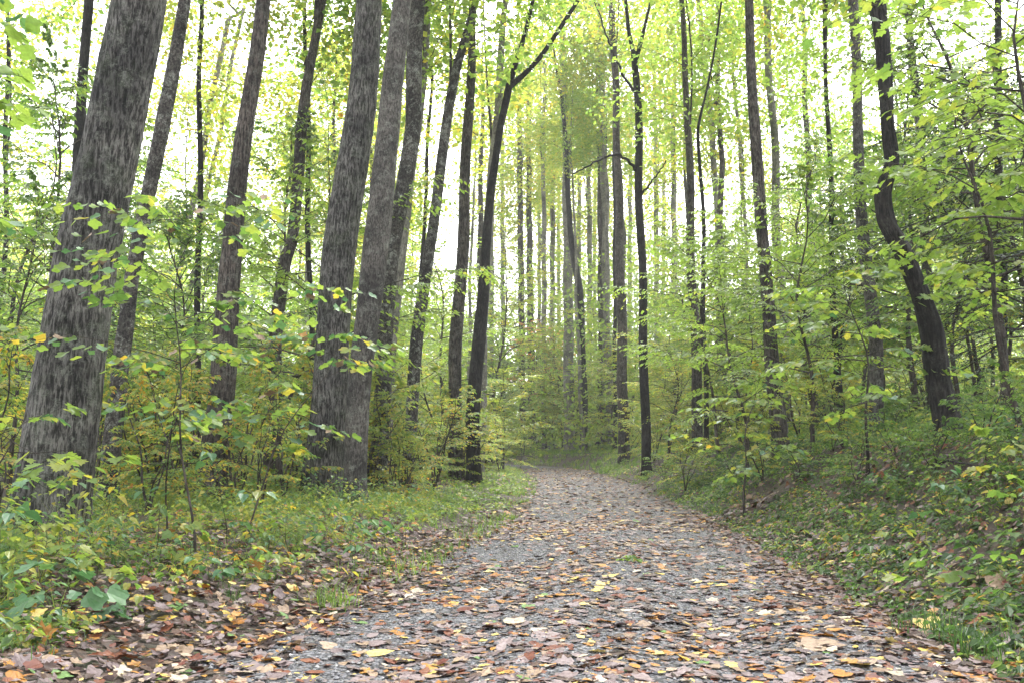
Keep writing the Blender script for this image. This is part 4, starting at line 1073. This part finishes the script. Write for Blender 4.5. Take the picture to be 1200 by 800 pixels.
ld = ld - nrm(ln_) * np.sum(ld * nrm(ln_), -1, keepdims=True)
lz = ground_z(lx, ly) + np.where(zone == 'path', .013, .016) + .010 * g.random(nL) + np.where(zone == 'path', 0, .075 * g.random(nL) * (g.random(nL) < .5) * (ly > 4.6) * (np.abs(lx - pc(ly)) > pw(ly) + .15))
lp = np.stack([lx, ly, lz], -1)
uu, vv, dd_ = project(lp)
area = np.where((uu > 8) & (uu < 1192) & (vv < 792), ls / dd_ * (np.abs(np.sum(nrm(ln_) * nrm(lp - [0, 0, CAM_H]), -1)) ** .5), 0)
order = np.argsort(-area)
solo = order[:285]; rest = order[285:]
ZT = {'path': 'lying on the gravel path in the foreground', 'left verge': 'lying on the left verge in the foreground', 'right bank': 'lying on the right bank in the foreground'}
TN = ['lobed', 'lobed', 'maple-shaped', 'oval', 'oval', 'lobed', 'maple-shaped', 'oval']
FLM = {}
for i_ in solo:
    key = (int(lt[i_]), int(cls[i_]))
    if key not in FLM: FLM[key] = mesh_np('fallen_leaf', *FL[key[0]], [LIT[key[1]][1]])
    o = link('fallen_leaf', FLM[key]); o.matrix_world = leaf_matrix(lp[i_], ld[i_], ln_[i_], ls[i_])
    cn = LIT[cls[i_]][0]
    hp = 'left part' if uu[i_] < 350 else 'middle' if uu[i_] < 750 else 'right part'
    vp = 'right at the bottom edge' if vv[i_] > 760 else 'close to the bottom edge' if vv[i_] > 715 else 'a little further back'
    szw = 'large' if ls[i_] > .088 else 'mid-sized' if ls[i_] > .07 else 'small'
    tag(o, f'{szw} {cn} {TN[lt[i_]]} leaf on the {"gravel" if zone[i_] == "path" else zone[i_]}, {hp}, {vp}', 'leaf', f'{cn} {TN[lt[i_]]} leaves {ZT[zone[i_]]}')
Vs, Fs, Ms, off = [], {}, {}, 0
for t_ in range(len(FL)):
    q = rest[lt[rest] == t_]
    V, F = leaves_np(FL[t_], lp[q], ld[q], ln_[q], ls[q])
    for f_, tf in zip(F, FL[t_][1]):
        Fs.setdefault(f_.shape[1], []).append(f_ + off); Ms.setdefault(f_.shape[1], []).append(np.repeat(cls[q], len(tf)))
    Vs.append(V); off += len(V)
faces = [np.concatenate(Fs[k]) for k in Fs]; mi = np.concatenate([np.concatenate(Ms[k]) for k in Fs])
tag(link('leaf_litter', mesh_np('leaf_litter', np.concatenate(Vs), faces, [m for _, m in LIT], mi)),
    'brown, tan and yellow fallen leaves strewn over path and verges', 'leaf litter', kind='stuff')
# fallen leaves that stand out in the photograph
def ray_ground(u, v):
    lo, hi = 2.0, 30.0
    f = lambda Y: at(u, v, Y)[2] - float(ground_z(at(u, v, Y)[0], Y))
    Ys = np.linspace(lo, hi, 400)
    for Y in Ys:
        if f(Y) <= 0: return at(u, v, Y)
    return at(u, v, hi)
for (u, v, t_, c_, wpx, up, lab) in [
    (50, 757, 6, 4, 30, 1.2, 'large orange-yellow maple leaf leaning upright in the lower left corner'),
    (193, 731, 3, 5, 25, .2, 'pale yellow oval leaf on the dark litter at lower left'),
    (300, 673, 6, 4, 24, 1.4, 'ochre leaf standing upright on the left verge under the seedlings'),
    (441, 773, 3, 5, 36, .15, 'big yellow oval leaf on the gravel near the bottom of the picture'),
    (1091, 738, 0, 5, 34, .25, 'big yellow-cream lobed leaf at the foot of the right bank'),
    (1172, 690, 1, 1, 26, .7, 'curled tan leaf halfway up the right bank at the right edge'),
    (1184, 593, 3, 5, 15, .8, 'small bright yellow leaf high on the right bank at the right edge'),
    (603, 733, 0, 6, 26, .1, 'pale cream lobed leaf in the middle of the foreground gravel'),
    (965, 762, 1, 1, 44, .1, 'long tan leaf on the gravel at lower right'),
    (640, 752, 1, 0, 34, .1, 'mauve upturned leaf on the gravel near bottom centre'),
    (545, 720, 4, 3, 22, .3, 'russet curled leaf on the gravel left of the path middle')]:
    p_ = ray_ground(u, v); Y = p_[1]
    s = wpx / FPX * Y * 1.05
    nn = ground_n(np.array([p_[0]]), np.array([Y]))[0] + np.array([0, -up, 0])
    p_ = p_ + np.array([0, 0, .025 + .22 * s * min(up, 1.0)])
    aa = g.random() * 6.28
    o = link('fallen_leaf', mesh_np('fallen_leaf', *FL[t_], [LIT[c_][1]])); o.matrix_world = leaf_matrix(p_, (math.cos(aa * .15), .1, .5 * min(up, 1)), nn, s)
    tag(o, lab, 'leaf', 'leaves that stand out in the litter')

# ------------------------------------------------------------------ fallen wood
def fallen(name, px, rad, label, cat, mat, lift=.03):
    Q = np.array([ray_ground(u, v) + np.array([0, 0, lift + l_]) for u, v, l_ in px])
    base = Q[0].copy(); T = Tubes()
    D = catmull(np.column_stack([Q - base, np.linspace(rad, rad * .35, len(Q))]), 30)
    D[:, :3] += np.random.default_rng(len(px)).normal(size=(30, 3)) * rad * .25
    T.add(D[:, :3], D[:, 3], 8)
    o = link(name, T.mesh(name, mat), loc=base); return tag(o, label, cat)
fallen('fallen_branch', [(1192, 572, .06), (1150, 562, .10), (1115, 558, .14), (1080, 561, .10), (1050, 572, .03)], .016, 'dark bent fallen branch lying across the upper right bank', 'branch', bark_dark)
for k, (u, v, du, dv, lab) in enumerate([
    (150, 742, 60, -14, 'thin twig in the litter at lower left'), (265, 700, -40, -12, 'thin twig in the litter below the seedlings on the left'),
    (350, 640, 45, 10, 'thin twig on the left verge before the touching pair'), (520, 690, 50, -8, 'thin twig on the gravel left of the path middle'),
    (700, 770, 70, 6, 'long thin twig on the gravel at the bottom edge'), (840, 700, -42, -6, 'thin twig on the gravel right of the path middle'),
    (1060, 665, 60, -25, 'thin twig slanting up the right bank'), (1110, 640, -50, 20, 'thin twig on the bank above the yellow leaf'),
    (980, 610, 40, -15, 'thin twig at the top of the bank foot'), (430, 660, -30, 12, 'thin twig beside the left path edge'),
    (60, 700, 40, 14, 'thin twig among the seedlings at far left'), (880, 640, 30, 8, 'thin twig along the right path edge')]):
    fallen('fallen_twig', [(u, v, .0), (u + du * .5, v + dv * .5 - 3, .012), (u + du, v + dv, .0)], .006, lab, 'twig', twig_mat, .025)
fallen('fallen_stick', [(5, 778, 0), (30, 773, .01), (60, 769, 0)], .012, 'short grey stick in the litter at the lower left corner', 'stick', bark_smooth, .02)
fallen('fallen_stick', [(955, 668, .02), (990, 657, .05), (1020, 650, .03)], .010, 'thin dark stick at the foot of the right bank', 'stick', bark_dark, .02)

# ------------------------------------------------------------------ the wood far behind, one mass of leaves
g = np.random.default_rng(314)
n_ = 40000
fy = 48 + 80 * g.random(n_); fu = -150 + 1500 * g.random(n_); fx = (fu - 600) / FPX * fy
ok_ = (np.abs(fx - pc(fy)) > pw(fy) + 1.2) | (fy > 70)
fx, fy = fx[ok_], fy[ok_]; n_ = len(fx)
top_ = 13 + 9 * (fbm(fx * .09, fy * .09, 0, 71, 3) + .3)
fz = ground_z(fx, fy) + np.clip(top_, 2.0, 22) * g.random(n_) ** 1.1 * sstep((fy - 38) / 30)
c_ = np.stack([fx, fy, fz], -1)
k_ = 6
pp = np.repeat(c_, k_, 0) + g.normal(size=(n_ * k_, 3)) * [.7, .7, .35]
dd2 = g.normal(size=(n_ * k_, 3)); nn2 = g.normal(size=(n_ * k_, 3)) * .6 + [0, 0, 1]
tag(link('distant_foliage', leaf_mesh('distant_foliage', RHOMB, pp, dd2, nn2, (.17 + .16 * g.random(n_ * k_)) * np.repeat(.6 + fy / 95, k_), leaf_far)),
    'pale yellow-green foliage of the far wood behind all trunks', 'foliage', kind='stuff')

# ------------------------------------------------------------------ thin haze in the air
hz = bpy.data.meshes.new('haze')
X0, X1, Y0, Y1, Z0, Z1 = -605, 605, -65, 605, -3, 45
hz.from_pydata([(x, y, z) for z in (Z0, Z1) for x, y in ((X0, Y0), (X1, Y0), (X1, Y1), (X0, Y1))], [],
               [(3, 2, 1, 0), (4, 5, 6, 7), (0, 1, 5, 4), (1, 2, 6, 5), (2, 3, 7, 6), (3, 0, 4, 7)])
hm = bpy.data.materials.new('haze_air'); hm.use_nodes = True; hm.node_tree.nodes.clear()
pv_ = hm.node_tree.nodes.new('ShaderNodeVolumePrincipled'); pv_.inputs['Density'].default_value = .0009
pv_.inputs['Color'].default_value = (.97, .98, 1, 1)
ho = hm.node_tree.nodes.new('ShaderNodeOutputMaterial'); hm.node_tree.links.new(pv_.outputs[0], ho.inputs['Volume'])
hz.materials.append(hm)
tag(link('haze', hz), 'thin pale haze in the forest air', 'haze', kind='stuff')
